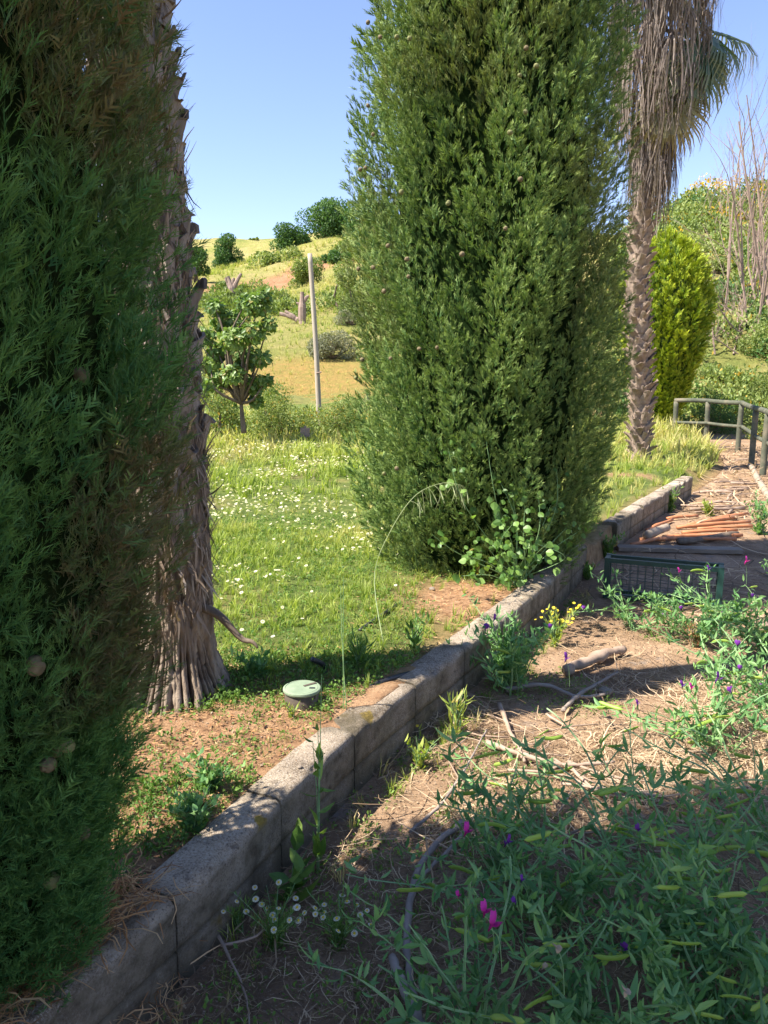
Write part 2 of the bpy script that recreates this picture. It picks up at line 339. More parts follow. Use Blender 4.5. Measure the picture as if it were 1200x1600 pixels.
# far ground
on_c = on_ground(410, 452)
def infr(x, y, pad=.12): return (np.abs(x) < (.5 + pad) * y + .4)
def far_sheet():
    xs = np.concatenate([np.linspace(-220, -40, 30), np.linspace(-38, 60, 150), np.linspace(63, 260, 30)])
    ys = np.concatenate([np.linspace(-40, -6, 12), np.linspace(-5, 60, 120), np.linspace(61, 110, 60), np.linspace(115, 500, 30)])
    X, Y = np.meshgrid(xs, ys); d = kdist(X, Y)
    z = .215 * sstep((d - .1) / .5) + hill(X, Y) - .08 * (1 - sstep((Y - 19) / 2.5)) * ((X > -16) & (X < 12))
    P = np.stack([X, Y, z], -1).reshape(-1, 3)
    P2 = P[:, :2]
    c = on_ground(410, 452); dx, dy = P2[:, 0] - c[0], P2[:, 1] - c[1]
    n = vnoise(P2, .35, 2) * .35
    dy = dy - dx * .9; dirt = sstep(1.5 - np.sqrt((dx / 7.) ** 2 + ((dy) / 3.6) ** 2) * 1.2 + n)
    c2 = on_ground(470, 590); dx, dy = P2[:, 0] - c2[0], P2[:, 1] - c2[1]
    yel = sstep(1.7 - np.sqrt((dx / 3.2) ** 2 + (dy / 2.2) ** 2) + n)
    g = Geo().add(P, grid_faces(*X.shape), 0, yel, dirt)
    return kind(g.build('hillside', M['hill'], smooth=True), 'structure')
far_sheet()
SG0 = s_of_y(5.92); SG1 = s_of_y(6.45)
def near_sheet(name, side, mat):
    s = np.concatenate([np.linspace(0, s_of_y(1.), 40), np.linspace(s_of_y(1.), s_of_y(8.), 160)[1:], np.linspace(s_of_y(8.), KL[-1], 100)[1:]])
    if side > 0: d = np.concatenate([[0.015, .05], np.linspace(.075, 2.5, 60), np.linspace(2.55, 14, 60)])
    else: d = -np.concatenate([[-.03, 0], np.linspace(.03, 3., 80), np.linspace(3.1, 7, 20)])
    S, D = np.meshgrid(s, d, indexing='ij'); P = kpt(S) + knorm(S) * D[..., None]
    P[..., 0] = np.where(P[..., 1] < -99, 0, P[..., 0])
    z = zground(P[..., 0], P[..., 1]); q = np.stack([P[..., 0], P[..., 1]], -1)
    if side > 0:
        fine = fbm(q, 9, 3, 8) * .012; z = np.where(D < .03, -.03, z + fine)
        gd = np.clip(1 - np.abs((S - (SG0 + SG1) / 2) / .35), 0, 1); z = z - gd * .1 * np.clip(1 - D / .4, 0, 1) * (D > .03)
        g = lawn_green(P[..., 0], P[..., 1])
    else:
        z = path_z(P[..., 0], P[..., 1]); g = 0 * z
    V = np.concatenate([P, z[..., None]], -1).reshape(-1, 3)
    F = grid_faces(len(s), len(d));
    if side < 0: F = F[:, ::-1]
    return kind(Geo().add(V, F[:, ::-1], g.ravel()).build(name, mat, smooth=True), 'structure')
def path_z(x, y): q = np.stack([x, y], -1); return .012 * fbm(q, 2.2, 3, 4) + .010 * fbm(q, 11, 3, 6) + hill(x, y) * .5
def lawn_green(x, y):
    q = np.stack([x, y], -1); d = kdist(x, y)
    g = sstep((fbm(q, .9, 4, 21) + .5) / .5)
    g = g * sstep((y - 2.95) / .5)                              # bare dry litter round the palm foot
    g = np.maximum(g, .8 * sstep((-.2 - x) / .5) * sstep((y - 3.2) / .5))
    bare = np.exp(-(((x - .52) / .42) ** 2 + ((y - 4.35) / .55) ** 2) * 1.3)
    g = g * (1 - np.clip(bare * 1.6, 0, 1)) * sstep((d + .1) / .5)
    return np.clip(g, 0, 1)
near_sheet('lawn', 1, M['lawn']); near_sheet('path', -1, M['path'])

# ------------------------------------------------------------------ concrete kerb
def kerb_block(s0, s1, top, r, droop=0.):
    n = 16; s = np.linspace(s0 + .003, s1 - .003, n)
    w = .135; hb = -.06; c = .014
    prof = [(0, hb), (0, .095), (.006, .100), (.006, .104), (-.001, .110), (-.002, top - c), (.005, top - c * .4), (c * .5, top - .004), (c, top), (w * .5, top + .002), (w - c, top), (w - c * .4, top - .005), (w, top - c), (w, hb)]
    # outline sampled finely for chips
    pr = np.array(prof); fine = []
    for a, b_ in zip(pr[:-1], pr[1:]):
        k = max(1, int(np.linalg.norm(b_ - a) / .02)); fine += [a + (b_ - a) * i / k for i in range(k)]
    fine.append(pr[-1]); pr = np.array(fine)
    P = kpt(s); Nn = knorm(s)
    XY = P[:, None, :] + Nn[:, None, :] * pr[None, :, 0, None]
    Z = np.broadcast_to(pr[:, 1], XY.shape[:2]) + (np.linspace(0, droop, n))[:, None] * (pr[:, 1] > .05)
    V = np.concatenate([XY, Z[..., None]], -1)
    nz = fbm(V, 6, 3, r) * .0025 + fbm(V, 40, 3, r) * .003
    edge = np.abs(pr[:, 0] - c * .3) + np.abs(pr[:, 1] - top) ; chip = np.clip(.035 - edge, 0, 1)[None] * np.clip(vnoise(V, 13, r + 3) - .15, 0, 1) * 1.3
    ends = np.minimum(np.arange(n), n - 1 - np.arange(n)); er = np.where(ends == 0, .002, 0)
    V[..., :2] += Nn[:, None] * (nz + chip)[..., None]; V[..., 2] += nz * .6 - chip - er[:, None] * (pr[:, 1] > .12)
    V[..., :2] += Nn[:, None] * (er[:, None] * np.where(pr[:, 0] < .02, 1, 0))[..., None]
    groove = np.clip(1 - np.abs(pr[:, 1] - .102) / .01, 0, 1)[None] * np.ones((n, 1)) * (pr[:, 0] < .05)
    end_dark = np.clip(.55 - ends / 3., 0, 1)[:, None] * .9  # darker towards both ends of the block
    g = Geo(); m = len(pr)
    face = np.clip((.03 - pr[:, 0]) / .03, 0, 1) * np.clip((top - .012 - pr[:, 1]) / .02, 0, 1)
    g.add(V.reshape(-1, 3), grid_faces(n, m), r, (np.ones((n, 1)) * face[None]).ravel(), np.clip(groove * .7 + end_dark + np.clip(.09 - Z, 0, .1) * 5, 0, 1).ravel())
    for e, fl in ((0, 1), (n - 1, 0)):
        ring = V[e]; cen = ring.mean(0); k = np.arange(m); f = np.stack([k, (k + 1) % m, np.full(m, m)], -1)
        g.add(np.concatenate([ring, [cen]]), f if not fl else f[:, ::-1], r, 0, .7)
    return g
kerb = thing('concrete_kerb', 'long weathered grey concrete kerb of short blocks between garden bed and path', 'kerb')
s = s_of_y(2.17) - .5 * 11; i = 0
while s < s_of_y(9.2):
    s1 = s + .5
    if not (s1 > SG0 + .12 and s < SG1 - .12):
        top = .25 + random.uniform(-.003, .003)
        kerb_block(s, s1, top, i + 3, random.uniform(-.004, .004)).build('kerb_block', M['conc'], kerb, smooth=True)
    s = s1; i += 1
# small far kerb piece
def small_block(name, c, size, rz, mat, parent=None, seed=0, amp=.006):
    n = 7; g = Geo(); c = np.asarray(c, float); sz = np.asarray(size) / 2; u = np.linspace(-1, 1, n)
    A, B = np.meshgrid(u, u, indexing='ij'); one = np.ones_like(A)
    cs, sn = math.cos(rz), math.sin(rz); Rm = np.array([[cs, -sn, 0], [sn, cs, 0], [0, 0, 1]])
    for S3, fl in (((A, B, one), 0), ((A, B, -one), 1), ((one, A, B), 0), ((-one, A, B), 1), ((B, one, A), 0), ((B, -one, A), 1)):
        V = np.stack(S3, -1).reshape(-1, 3); L = np.sort(np.abs(V), 1); rd = np.clip(L[:, 1] - .85, 0, 1)[:, None] * (L[:, 2] > .99)[:, None]
        V = V * (1 - rd * .12 * np.array([sz.min()] * 3) / sz) * sz; V = V + unit(V + 1e-6) * (fbm(V, 9, 3, seed) * amp)[:, None]
        F = grid_faces(n, n); g.add(V @ Rm.T + c, F[:, ::-1] if fl else F, .5)
    return g.build(name, mat, parent, smooth=False)
q = at_z(1056, 712, .1)
o = small_block('kerb_stone', (q[0], q[1], .06), (.12, .8, .16), -R_(25), M['conc'], seed=3); tag(o, 'detached kerb piece on the far path just before the railing', 'kerb')

# ------------------------------------------------------------------ templates of foliage
def tri_leaf(V, T, p, d, side, L, w):
    """thin pointed triangle"""
    i = len(V); d = np.asarray(d); V += [p - side * w, p + side * w, p + d * L]; T.append([i, i + 1, i + 2])
def spray_t(g, nb=6, w=.03, sub=True, open_=.75):
    V = []; T = []; X = np.array([1., 0, 0]); Z = np.array([0, 0, 1.]); Yv = np.array([0, 1., 0])
    tri_leaf(V, T, np.zeros(3), Z, X, 1.02, w * .7)
    for i in range(nb):
        for sd in (-1, 1):
            z = .06 + .8 * (i + .5 * (sd > 0)) / nb + g.uniform(-.03, .03); a = g.uniform(.45, .8) * open_ + .1
            L = .55 * (1 - .62 * i / nb) * g.uniform(.75, 1.2)
            d = unit(Z * math.cos(a) + X * sd * math.sin(a) + Yv * g.uniform(-.35, .35)); p = Z * z
            s_ = unit(np.cross(d, Yv + g.normal(size=3) * .4)); tri_leaf(V, T, p, d, s_, L, w)
            if sub and L > .36:
                for q_ in (.5,):
                    d2 = unit(d + X * sd * g.uniform(-.7, .5) + Z * g.uniform(-.1, .5) + Yv * g.uniform(-.4, .4)); tri_leaf(V, T, p + d * L * q_, d2, s_, L * .45, w * .9)
    V = np.array(V); return V, np.array(T), np.clip(V[:, 2] * .6 + np.abs(V[:, 0]) * .9, 0, 1)
def spray3(g, nb=8, w=.02, fork=True, lean=.62):
    V = []; T = []; X = np.array([1., 0, 0]); Z = np.array([0, 0, 1.]); tri_leaf(V, T, np.zeros(3), Z, X, 1.0, w * .8); a0 = g.uniform(0, 6)
    for i in range(nb):
        a = a0 + i * 2.4 + g.uniform(-.4, .4); o = np.array([math.cos(a), math.sin(a) * .6, 0]); t = g.uniform(.35, 1.) * lean; d = unit(Z * math.cos(t) + o * math.sin(t)); z = .02 + .72 * i / nb
        L = (.62 - .36 * i / nb) * g.uniform(.75, 1.25); s_ = unit(np.cross(d, g.normal(size=3))); tri_leaf(V, T, Z * z, d, s_, L, w)
        if fork and i < nb * .7:
            for q_ in ((.35,) if i % 2 else (.3, .6)): d2 = unit(d + g.normal(size=3) * .38 + Z * .15); tri_leaf(V, T, Z * z + d * L * q_, d2, unit(np.cross(d2, g.normal(size=3))), L * .5, w)
    V = np.array(V); return V, np.array(T), np.clip(V[:, 2] * .8 + np.hypot(V[:, 0], V[:, 1]) * .5, 0, 1)
G1 = np.random.default_rng(3)
SP_FINE = [spray_t(G1, 6, .019, True, .8) for _ in range(4)]
SP_TINY = [spray3(G1, 8, .017) for _ in range(6)]; SP_SOFT = [spray3(G1, 7, .034) for _ in range(6)]
SP_MED = [spray_t(G1, 5, .034, True, 1.0) for _ in range(4)]
SP_COARSE = [spray_t(G1, 4, .07, False) for _ in range(3)]
def scatter(g, temps, D, Nn, P, S, r, d=None):
    k = rng.integers(0, len(temps), len(P)); B = basis(D, Nn) * S[:, None, None]
    for j, t in enumerate(temps):
        m = k == j; g.inst(t, B[m], P[m], r[m], None if d is None else d[m])
def cypress_pts(c, prof, zlo, zhi, npl, per, L, rp, seed, inner=.5, az=None, ridge=.13, furrow=1., clip_=1.07):
    g = np.random.default_rng(seed); n = npl * per
    q1 = (np.arange(npl) * .7548777 + g.uniform()) % 1; q2 = (np.arange(npl) * .5698403 + g.uniform()) % 1; zc = zlo + (zhi - zlo) * q1; a_ = az or (0, 2 * PI); ph = a_[0] + (a_[1] - a_[0]) * q2
    fur = vnoise(np.stack([np.cos(ph) * 3.6, np.sin(ph) * 3.6, zc * .75], -1), 1., seed + 5) + .5 * vnoise(np.stack([np.cos(ph) * 7, np.sin(ph) * 7, zc * 1.3], -1), 1., seed + 6)
    fur = np.where(fur < -.22, 1., 0.) * furrow
    Rr = prof(zc) * (1 - .2 * fur) * (1 + .10 * vnoise(np.stack([np.cos(ph) * 2, np.sin(ph) * 2, zc * 1.2], -1), 1.3, seed) + ridge * 1.4 * vnoise(np.stack([np.cos(ph) * 4.5, np.sin(ph) * 4.5, zc * .5], -1), 1., seed + 1)) * g.uniform(.9, 1.04, npl)
    Ll = L * g.uniform(.7, 1.35, npl); rr = rp * g.uniform(.7, 1.35, npl)
    o = np.stack([np.cos(ph), np.sin(ph), 0 * ph], -1); tilt = g.uniform(-.18, .18, npl)
    tg = np.stack([-np.sin(ph), np.cos(ph), 0 * ph], -1)
    p0 = o * (Rr * .62)[:, None] + tg * 0; p0[:, 2] = zc - Ll * .5; p1 = o * (Rr)[:, None] + tg * (tilt * Ll)[:, None]; p1[:, 2] = zc + Ll * .5
    rim = prof(p1[:, 2]); rr1 = np.linalg.norm(p1[:, :2], axis=1); sc = np.minimum(1, (rim * 1.03) / np.maximum(rr1, 1e-6)); p1[:, :2] *= sc[:, None]
    rep = lambda a: np.repeat(a, per, 0)
    u = g.uniform(0, 1, n); ps = g.uniform(0, 2 * PI, n)
    A = unit(p1 - p0); X = unit(np.cross(A, [0, 0, 1.] + g.normal(size=A.shape) * .05)); Yv = np.cross(A, X)
    rho = rep(rr) * (.25 + .75 * np.sin(PI * np.clip(u, 0, 1) ** .8)) * np.sqrt(g.uniform(.5, 1, n))
    rad = rep(X) * np.cos(ps)[:, None] + rep(Yv) * np.sin(ps)[:, None]
    P = rep(p0) + rep(p1 - p0) * u[:, None] + rad * rho[:, None]
    D = unit(rep(A) * .9 + rad * .75 + rep(o) * .15 + np.array([0, 0, .35]) + g.normal(size=(n, 3)) * .28)
    rdl = np.linalg.norm(P[:, :2], axis=1); keep = (rdl > inner * prof(P[:, 2])) & (rdl < clip_ * prof(P[:, 2]) * (1 + .05 * vnoise(P, 6, 3))) & (P[:, 2] > .02)
    P = P + np.array([c[0], c[1], 0]); plr = rep(g.uniform(0, 1, npl))
    return P[keep], D[keep], plr[keep], g
def core_mesh(c, prof, z0, z1, f, seed):
    m, n = 60, 48; z = np.linspace(z0, z1, m); th = np.arange(n + 1) * 2 * PI / n; Z, T = np.meshgrid(z, th, indexing='ij')
    r = prof(Z) * f * (1 + .22 * fbm(np.stack([np.cos(T) * 1.2, np.sin(T) * 1.2, Z * 1.5], -1), 2.2, 4, seed))
    V = np.stack([c[0] + r * np.cos(T), c[1] + r * np.sin(T), Z], -1).reshape(-1, 3)
    return Geo().add(V, grid_faces(m, n + 1))
def cone_mesh(mat, seed):
    k = 16; i = np.arange(k); a = i * 2.39996; z = 1 - 2 * (i + .5) / k; pts = np.stack([np.sqrt(1 - z * z) * np.cos(a), np.sqrt(1 - z * z) * np.sin(a), z], -1)
    m, n = 14, 20; th = np.linspace(0, PI, m); ph = np.arange(n + 1) * 2 * PI / n; T, Ph = np.meshgrid(th, ph, indexing='ij')
    V = np.stack([np.sin(T) * np.cos(Ph), np.sin(T) * np.sin(Ph), np.cos(T)], -1).reshape(-1, 3)
    dd = np.sort(np.linalg.norm(V[:, None] - pts[None], axis=2), 1); e = dd[:, 1] - dd[:, 0]; r = .76 + .24 * np.clip(e / .16, 0, 1) + .14 * np.clip(.15 - dd[:, 0], 0, 1)
    return Geo().add(V * r[:, None] * np.array([1, 1, 1.12]) * .0155, grid_faces(m, n + 1), .5).mesh('cone', mat, True)
CONES = [cone_mesh(M['cone'], 1), cone_mesh(M['cone_green'], 2)]
def put_cones(parent, P, sc=1.):
    for p in P:
        R3 = basis(rdir(1), rdir(1))[0]; link('cone', random.choice([CONES[0], CONES[0], CONES[1]]), parent, mat4(R3, np.asarray(p) - np.array(parent.location), sc * random.uniform(.85, 1.15)))
def cypress(c, label, prof, H, bands, mat, seed, dryf, coref=.66, name='cypress_tree', group=None, trunk=.09, z0c=.3):
    base = (c[0], c[1], float(zground(c[0], c[1])))
    t = thing(name, label, 'tree', base, group); g = Geo()
    for (zlo, zhi, npl, per, L, rp, temps, sl_, inner, az) in bands:
        P, D, plr, gg = cypress_pts(c, prof, zlo, zhi, npl, per, L, rp, seed + int(zlo * 10) + npl, inner, az)
        Nn = unit(P - np.array([c[0], c[1], 0]) - np.array([0, 0, 1.]) * P[:, 2:3] + gg.normal(size=P.shape) * .5)
        S = sl_ * gg.uniform(.65, 1.3, len(P)); dr = dryf(P, gg)
        scatter(g, temps, D, Nn, P, S, np.clip(plr * .6 + gg.uniform(0, .4, len(P)), 0, 1), dr)
    cr = g.build('crown', mat, t, org=base)
    core_mesh(c, prof, z0c, H * .9, coref, seed).build('dark_core', M['cyp_in2'] if mat is M['cyp_near'] else M['cyp_in'], t, True, org=base)
    V, F = tube([(c[0], c[1], base[2] - .05), (c[0] + .01, c[1], H * .5), (c[0], c[1] + .02, H * .95)], [trunk, trunk * .6, .01], 10)
    Geo().add(V, F).build('trunk', M['bark'], t, True, org=base)
    return t

# --- near cypress, left edge
CA = (-.92, 1.52)
profA = lambda z: np.interp(z, [0.1, .3, .6, .9, 1.1, 1.5, 2.0, 2.7, 3.6, 4.6, 5.4, 6.2], [.20, .25, .33, .42, .47, .50, .505, .475, .36, .27, .14, .03])
def dryA(P, g):
    n = fbm(P, 1.9, 3, 44); return np.clip(sstep((n - .12) / .25) * g.uniform(.2, 1.0, len(P)), 0, .85)
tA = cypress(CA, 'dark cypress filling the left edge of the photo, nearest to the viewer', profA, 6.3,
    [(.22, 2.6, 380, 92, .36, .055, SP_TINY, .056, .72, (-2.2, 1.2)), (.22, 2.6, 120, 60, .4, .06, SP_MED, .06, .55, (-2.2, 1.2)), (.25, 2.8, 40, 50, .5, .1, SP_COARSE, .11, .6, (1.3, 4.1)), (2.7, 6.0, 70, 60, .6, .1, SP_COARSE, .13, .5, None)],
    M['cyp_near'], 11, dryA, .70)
def cone_at(u, v, depth):
    return at_y(u, v, depth)
put_cones(tA, [at_y(153, 1027, 1.52), at_y(127, 586, 1.42), at_y(75, 1195, 1.32), at_y(105, 1165, 1.34), at_y(88, 1170, 1.38), at_y(243, 566, 1.55), at_y(128, 1302, 1.45), at_y(80, 1376, 1.4), at_y(55, 1040, 1.28)], 1.0)
# --- unseen cypress added behind the viewer, left of the kerb, to shade the foreground
cypress((-2.75, -.35), 'unseen cypress added behind the viewer to shade the foreground', lambda z: np.interp(z, [0, .6, 1.5, 6, 8.6], [.4, .8, 1.1, 1.0, .02]), 8.6,
    [(.2, 8.3, 200, 55, .9, .2, SP_COARSE, .24, .3, None)], M['cyp'], 23, lambda P, g: np.zeros(len(P)), .8)
# --- big cypress in the middle
CB = (.70, 5.36)
profB = lambda z: np.interp(z, [.1, .35, .8, 1.3, 1.9, 2.6, 3.4, 4.4, 5.6, 6.8, 7.6], [.60, .80, .90, .93, .94, .93, .88, .76, .54, .26, .03])
def dryB(P, g):
    n = fbm(P, 1.5, 3, 54); return np.clip(sstep((n - .1) / .3) * .4 * g.uniform(.2, 1, len(P)) + .35 * sstep((.75 - P[:, 2]) / .5) * g.uniform(0, .6, len(P)), 0, .8)
tB = cypress(CB, 'huge broad cypress in the middle of the photo, growing against the kerb', profB, 7.7,
    [(.22, 4.3, 470, 112, .50, .088, SP_SOFT, .064, .62, (-3.5, .8)), (.3, 4.2, 80, 55, .8, .15, SP_COARSE, .14, .5, (.7, 2.8)), (4.2, 7.5, 80, 60, .85, .15, SP_COARSE, .18, .4, None)],
    M['cyp'], 31, dryB, .62)
PC = []
for (u, v) in [(822, 75), (812, 118), (838, 103), (821, 175), (797, 207), (813, 280), (700, 318), (790, 357), (701, 316), (575, 165), (583, 210), (563, 265), (571, 262), (606, 384), (636, 405), (722, 397), (560, 420), (583, 418), (600, 455), (638, 432), (655, 545), (610, 560), (556, 590), (683, 543), (620, 732), (600, 740), (566, 562), (627, 300), (640, 60), (594, 58), (620, 58), (575, 35)]:
    # front surface of the crown along this ray
    for Y in np.arange(4.2, 6, .02):
        p = at_y(u, v, Y)
        if math.hypot(p[0] - CB[0], p[1] - CB[1]) < float(profB(p[2])) * 1.05: PC.append(p); break
put_cones(tB, PC, .85)

# ------------------------------------------------------------------ palms
def boot_mesh(seed, mat, w=.075, L=.2):
    g = np.random.default_rng(seed); m, n = 6, 5; t = np.linspace(0, 1, m); u = np.linspace(-1, 1, n); T, U = np.meshgrid(t, u, indexing='ij')
    wid = w * (1 - .35 * T + .1 * np.sin(T * 5 + seed)); x = U * wid
    zz = T * L + (T > .95) * g.uniform(-.035, .02, (1, n)); yo = .015 + T ** 1.6 * L * g.uniform(.2, .45) - (U ** 2) * w * .45 + g.normal(size=T.shape) * .002
    th = .016 * (1 - .3 * T) * (1 - .6 * U ** 2)
    V = np.concatenate([np.stack([x, yo + th, zz], -1).reshape(-1, 3), np.stack([x, yo - .002, zz], -1).reshape(-1, 3)]); k = m * n
    F = [grid_faces(m, n)[:, ::-1], grid_faces(m, n) + k]; e = []
    for i_ in range(m - 1): e += [[i_ * n, i_ * n + k, (i_ + 1) * n + k, (i_ + 1) * n], [i_ * n + n - 1, (i_ + 1) * n + n - 1, (i_ + 1) * n + n - 1 + k, i_ * n + n - 1 + k]]
    for j_ in range(n - 1): e += [[(m - 1) * n + j_, (m - 1) * n + j_ + k, (m - 1) * n + j_ + 1 + k, (m - 1) * n + j_ + 1]]
    F.append(np.array(e)); return Geo().add(V, F, g.uniform(0, 1)).mesh('leaf_base', mat)
def trunk_surface(path, rad, m, n, dispf, col=None):
    P = spline(path, m); r = np.array([rad(i / (m - 1)) for i in range(m)]); th = np.arange(n + 1) * 2 * PI / n
    T, TH = np.meshgrid(np.linspace(0, 1, m), th, indexing='ij'); d = dispf(TH, T)
    rr = r[:, None] + d
    V = np.stack([P[:, None, 0] + rr * np.cos(TH), P[:, None, 1] + rr * np.sin(TH), np.broadcast_to(P[:, None, 2], TH.shape)], -1)
    return V.reshape(-1, 3), grid_faces(m, n + 1), d.ravel()
PL = np.array([-.855, 3.0]); zL = .20
palmL = thing('palm_tree', 'rough palm trunk with flared cracked foot behind the left cypress', 'tree', (PL[0], PL[1], zL))
orgL = (PL[0], PL[1], zL)
CRK = []
def foot_disp(TH, T):
    cx, cy = np.cos(TH), np.sin(TH); z = T * 1.25; low = 1 - sstep((z - .38) / .22)
    wob = .35 * vnoise(np.stack([cx * 2, cy * 2, z * 3], -1), 1., 2)
    rid = vnoise(np.stack([cx * 7.5 + wob, cy * 7.5 + wob, z * 2.6], -1), 1., 4); rid2 = vnoise(np.stack([cx * 17, cy * 17, z * 6], -1), 1., 5)
    notch = vnoise(np.stack([cx * 8, cy * 8, z * 38], -1), 1., 6)
    big = vnoise(np.stack([cx * 1.6, cy * 1.6, z * .8], -1), 1., 7) + .5 * vnoise(np.stack([cx * 3.3, cy * 3.3, z * .8], -1), 1., 17)
    fib = fbm(np.stack([cx * 2.5, cy * 2.5, z * 5], -1), 3, 4, 9) * .024
    crk = (.034 * (1 - np.abs(rid)) ** 4 + .016 * (1 - np.abs(rid2)) ** 4 + .012 * (1 - np.abs(notch)) ** 4) * low; CRK.append(crk.ravel())
    return (-(.044 * (1 - np.abs(rid)) ** 4 + .016 * (1 - np.abs(rid2)) ** 3 + .010 * (1 - np.abs(notch)) ** 3) * low + big * .09 * (1 - sstep(z / .42)) + fib * (1 - low))
_fp = [(PL[0], PL[1], -.02), (PL[0] + .005, PL[1], .4), (PL[0] + .01, PL[1], .8), (PL[0] + .005, PL[1], 1.23)]
V, F, dd = trunk_surface(_fp, lambda t: .142 + .31 * max(0, 1 - t / .5) ** 2.1, 115, 340, foot_disp)
zz = V[:, 2]; Geo().add(V, F, 0, 0, np.clip((CRK[0] - .014) / .016, 0, 1)).build('flared_foot', M['palm_base'], palmL, True, org=orgL)
V, F, dd = trunk_surface([(PL[0] + .005, PL[1], 1.1), (PL[0] - .03, PL[1], 2.2), (PL[0] - .10, PL[1], 3.2), (PL[0] - .2, PL[1], 6.4)], lambda t: .146 - .03 * t, 260, 72,
    lambda TH, T: fbm(np.stack([np.cos(TH) * 1.5, np.sin(TH) * 1.5, T * 16], -1), 3, 4, 9) * .012)
Geo().add(V, F).build('trunk', M['fibre'], palmL, True, org=orgL)
def bark_slab(parent, a, z0, z1, w0, w1, rb, mat, org, seed):   # plates of cracked bark at the foot
    g = np.random.default_rng(seed); m, n = 14, 9; T, U = np.meshgrid(np.linspace(0, 1, m), np.linspace(-1, 1, n), indexing='ij')
    th = a + U * (w0 * (1 - T) + w1 * T) * .5 + .06 * np.sin(T * 5 + seed); r = rb(z0 + (z1 - z0) * T) + .012 - .03 * U ** 4 + .006 * vnoise(np.stack([U * 4, T * 10, 0 * T], -1), 2, seed)
    V = np.stack([PL[0] + r * np.cos(th), PL[1] + r * np.sin(th), z0 + (z1 - z0) * T + g.normal(size=T.shape) * .003], -1)
    Geo().add(V.reshape(-1, 3), grid_faces(m, n)).build('bark_plate', mat, parent, True, org=org)
BOOTS = [boot_mesh(s_, M['boot'], w=random.uniform(.05, .07), L=random.uniform(.11, .16)) for s_ in range(8)]
def place_boots(parent, path, rad, z0, z1, dz, meshes, org, sc=1., zcut=None, lean=(.0, .25)):
    a = 0; z = z0
    while z < z1:
        a += 2.39996 + random.uniform(-.15, .15); z += dz * random.uniform(.8, 1.2)
        t = (z - path[0][2]) / (path[-1][2] - path[0][2]); i_ = np.interp(z, [p[2] for p in path], range(len(path)))
        px = np.interp(z, [p[2] for p in path], [p[0] for p in path]); py = np.interp(z, [p[2] for p in path], [p[1] for p in path])
        o = np.array([math.cos(a), math.sin(a), 0]); X = np.array([math.sin(a), -math.cos(a), 0]); Z = np.array([0, 0, 1.]); Yv = o
        ln = random.uniform(*lean); Z2 = unit(Z + o * ln + X * random.uniform(-.25, .25)); X2 = unit(np.cross(Yv, Z2)); Y2 = np.cross(Z2, X2)
        P = np.array([px, py, z]) + o * (rad - .012) - np.array(org)
        link('leaf_base', random.choice(meshes), parent, mat4(np.stack([X2, Y2, Z2], -1), P, sc * random.uniform(.75, 1.2)))
pathL = [(PL[0], PL[1], .6), (PL[0] + .0, PL[1], 1.3), (PL[0] - .03, PL[1], 2.2), (PL[0] - .10, PL[1], 3.2)]
place_boots(palmL, pathL, .140, 1.05, 3.15, .0105, BOOTS, orgL, .85, lean=(-.3, .02))
# a few long torn pieces lower down
for a, z, sc_ in ((-1.1, .98, .8), (-1.6, 1.02, .9)):
    o3 = np.array([math.cos(a), math.sin(a), 0]); X = np.array([math.sin(a), -math.cos(a), 0])
    link('leaf_base', BOOTS[int(a * 7) % 8], palmL, mat4(np.stack([X * .6, o3, np.array([0, 0, 1.])], -1), np.array([PL[0], PL[1], z]) + o3 * .16 - np.array(orgL), sc_))
def trunk_fibres():
    g_ = np.random.default_rng(77); n = 2600; a = g_.uniform(-2.9, .9, n); z = g_.uniform(.58, 2.9, n); r = .15 - .006 * (z - .6); o = np.stack([np.cos(a), np.sin(a), 0 * a], -1)
    px = np.interp(z, [.6, 1.23, 2.2, 3.2], [PL[0], PL[0] + .005, PL[0] - .03, PL[0] - .10]); P = np.stack([px + r * o[:, 0], PL[1] + r * o[:, 1], z], -1)
    X = unit(np.stack([g_.normal(size=n) * .25, g_.normal(size=n) * .25, g_.choice([-1, 1], n) * np.ones(n)], -1) + o * g_.uniform(0, .28, n)[:, None]); Z = unit(o - X * (o * X).sum(1)[:, None]); Yv = np.cross(Z, X); g = Geo()
    T_ = [strip_f(g_) for _ in range(4)]; k = g_.integers(0, 4, n); B = np.stack([X, Yv, Z], -1) * (.09 * g_.uniform(.4, 1.4, n))[:, None, None]
    for j in range(4): m = k == j; g.inst(T_[j], B[m], P[m], g_.uniform(0, 1, m.sum()))
    g.build('fibres', M['fib'], palmL, org=orgL)['kind'] = 'stuff'
def strip_f(g):
    V = []; y = 0; z = 0
    for k in range(4): w = .05 * (1 - .8 * abs(k - 1) / 2); V += [(k / 3., y - w, z), (k / 3., y + w, z)]; y += g.uniform(-.08, .08); z += g.uniform(0, .1)
    return np.array(V), np.array([t for k in range(3) for t in ([2 * k, 2 * k + 1, 2 * k + 3], [2 * k, 2 * k + 3, 2 * k + 2])]), np.zeros(8)
M['fib'] = leafmat('loose_palm_fibre', [(.09, .065, .045), (.2, .15, .11), (.38, .31, .25)], None, (.2, .16, .13), .1, .8, .1)
trunk_fibres()
# root twig sticking out to the right and roots
q0 = at_y(340, 960, 2.92); pts = [q0 + (-.12, .05, 0.03), q0 + (.0, 0, .0), at_y(376, 997, 2.9), at_y(395, 1003, 2.88), at_y(403, 1013, 2.87)]
V, F = tube(spline(pts, 12), np.linspace(.02, .004, 12), 7); Geo().add(V, F).build('root', M['bark'], palmL, True, org=orgL)
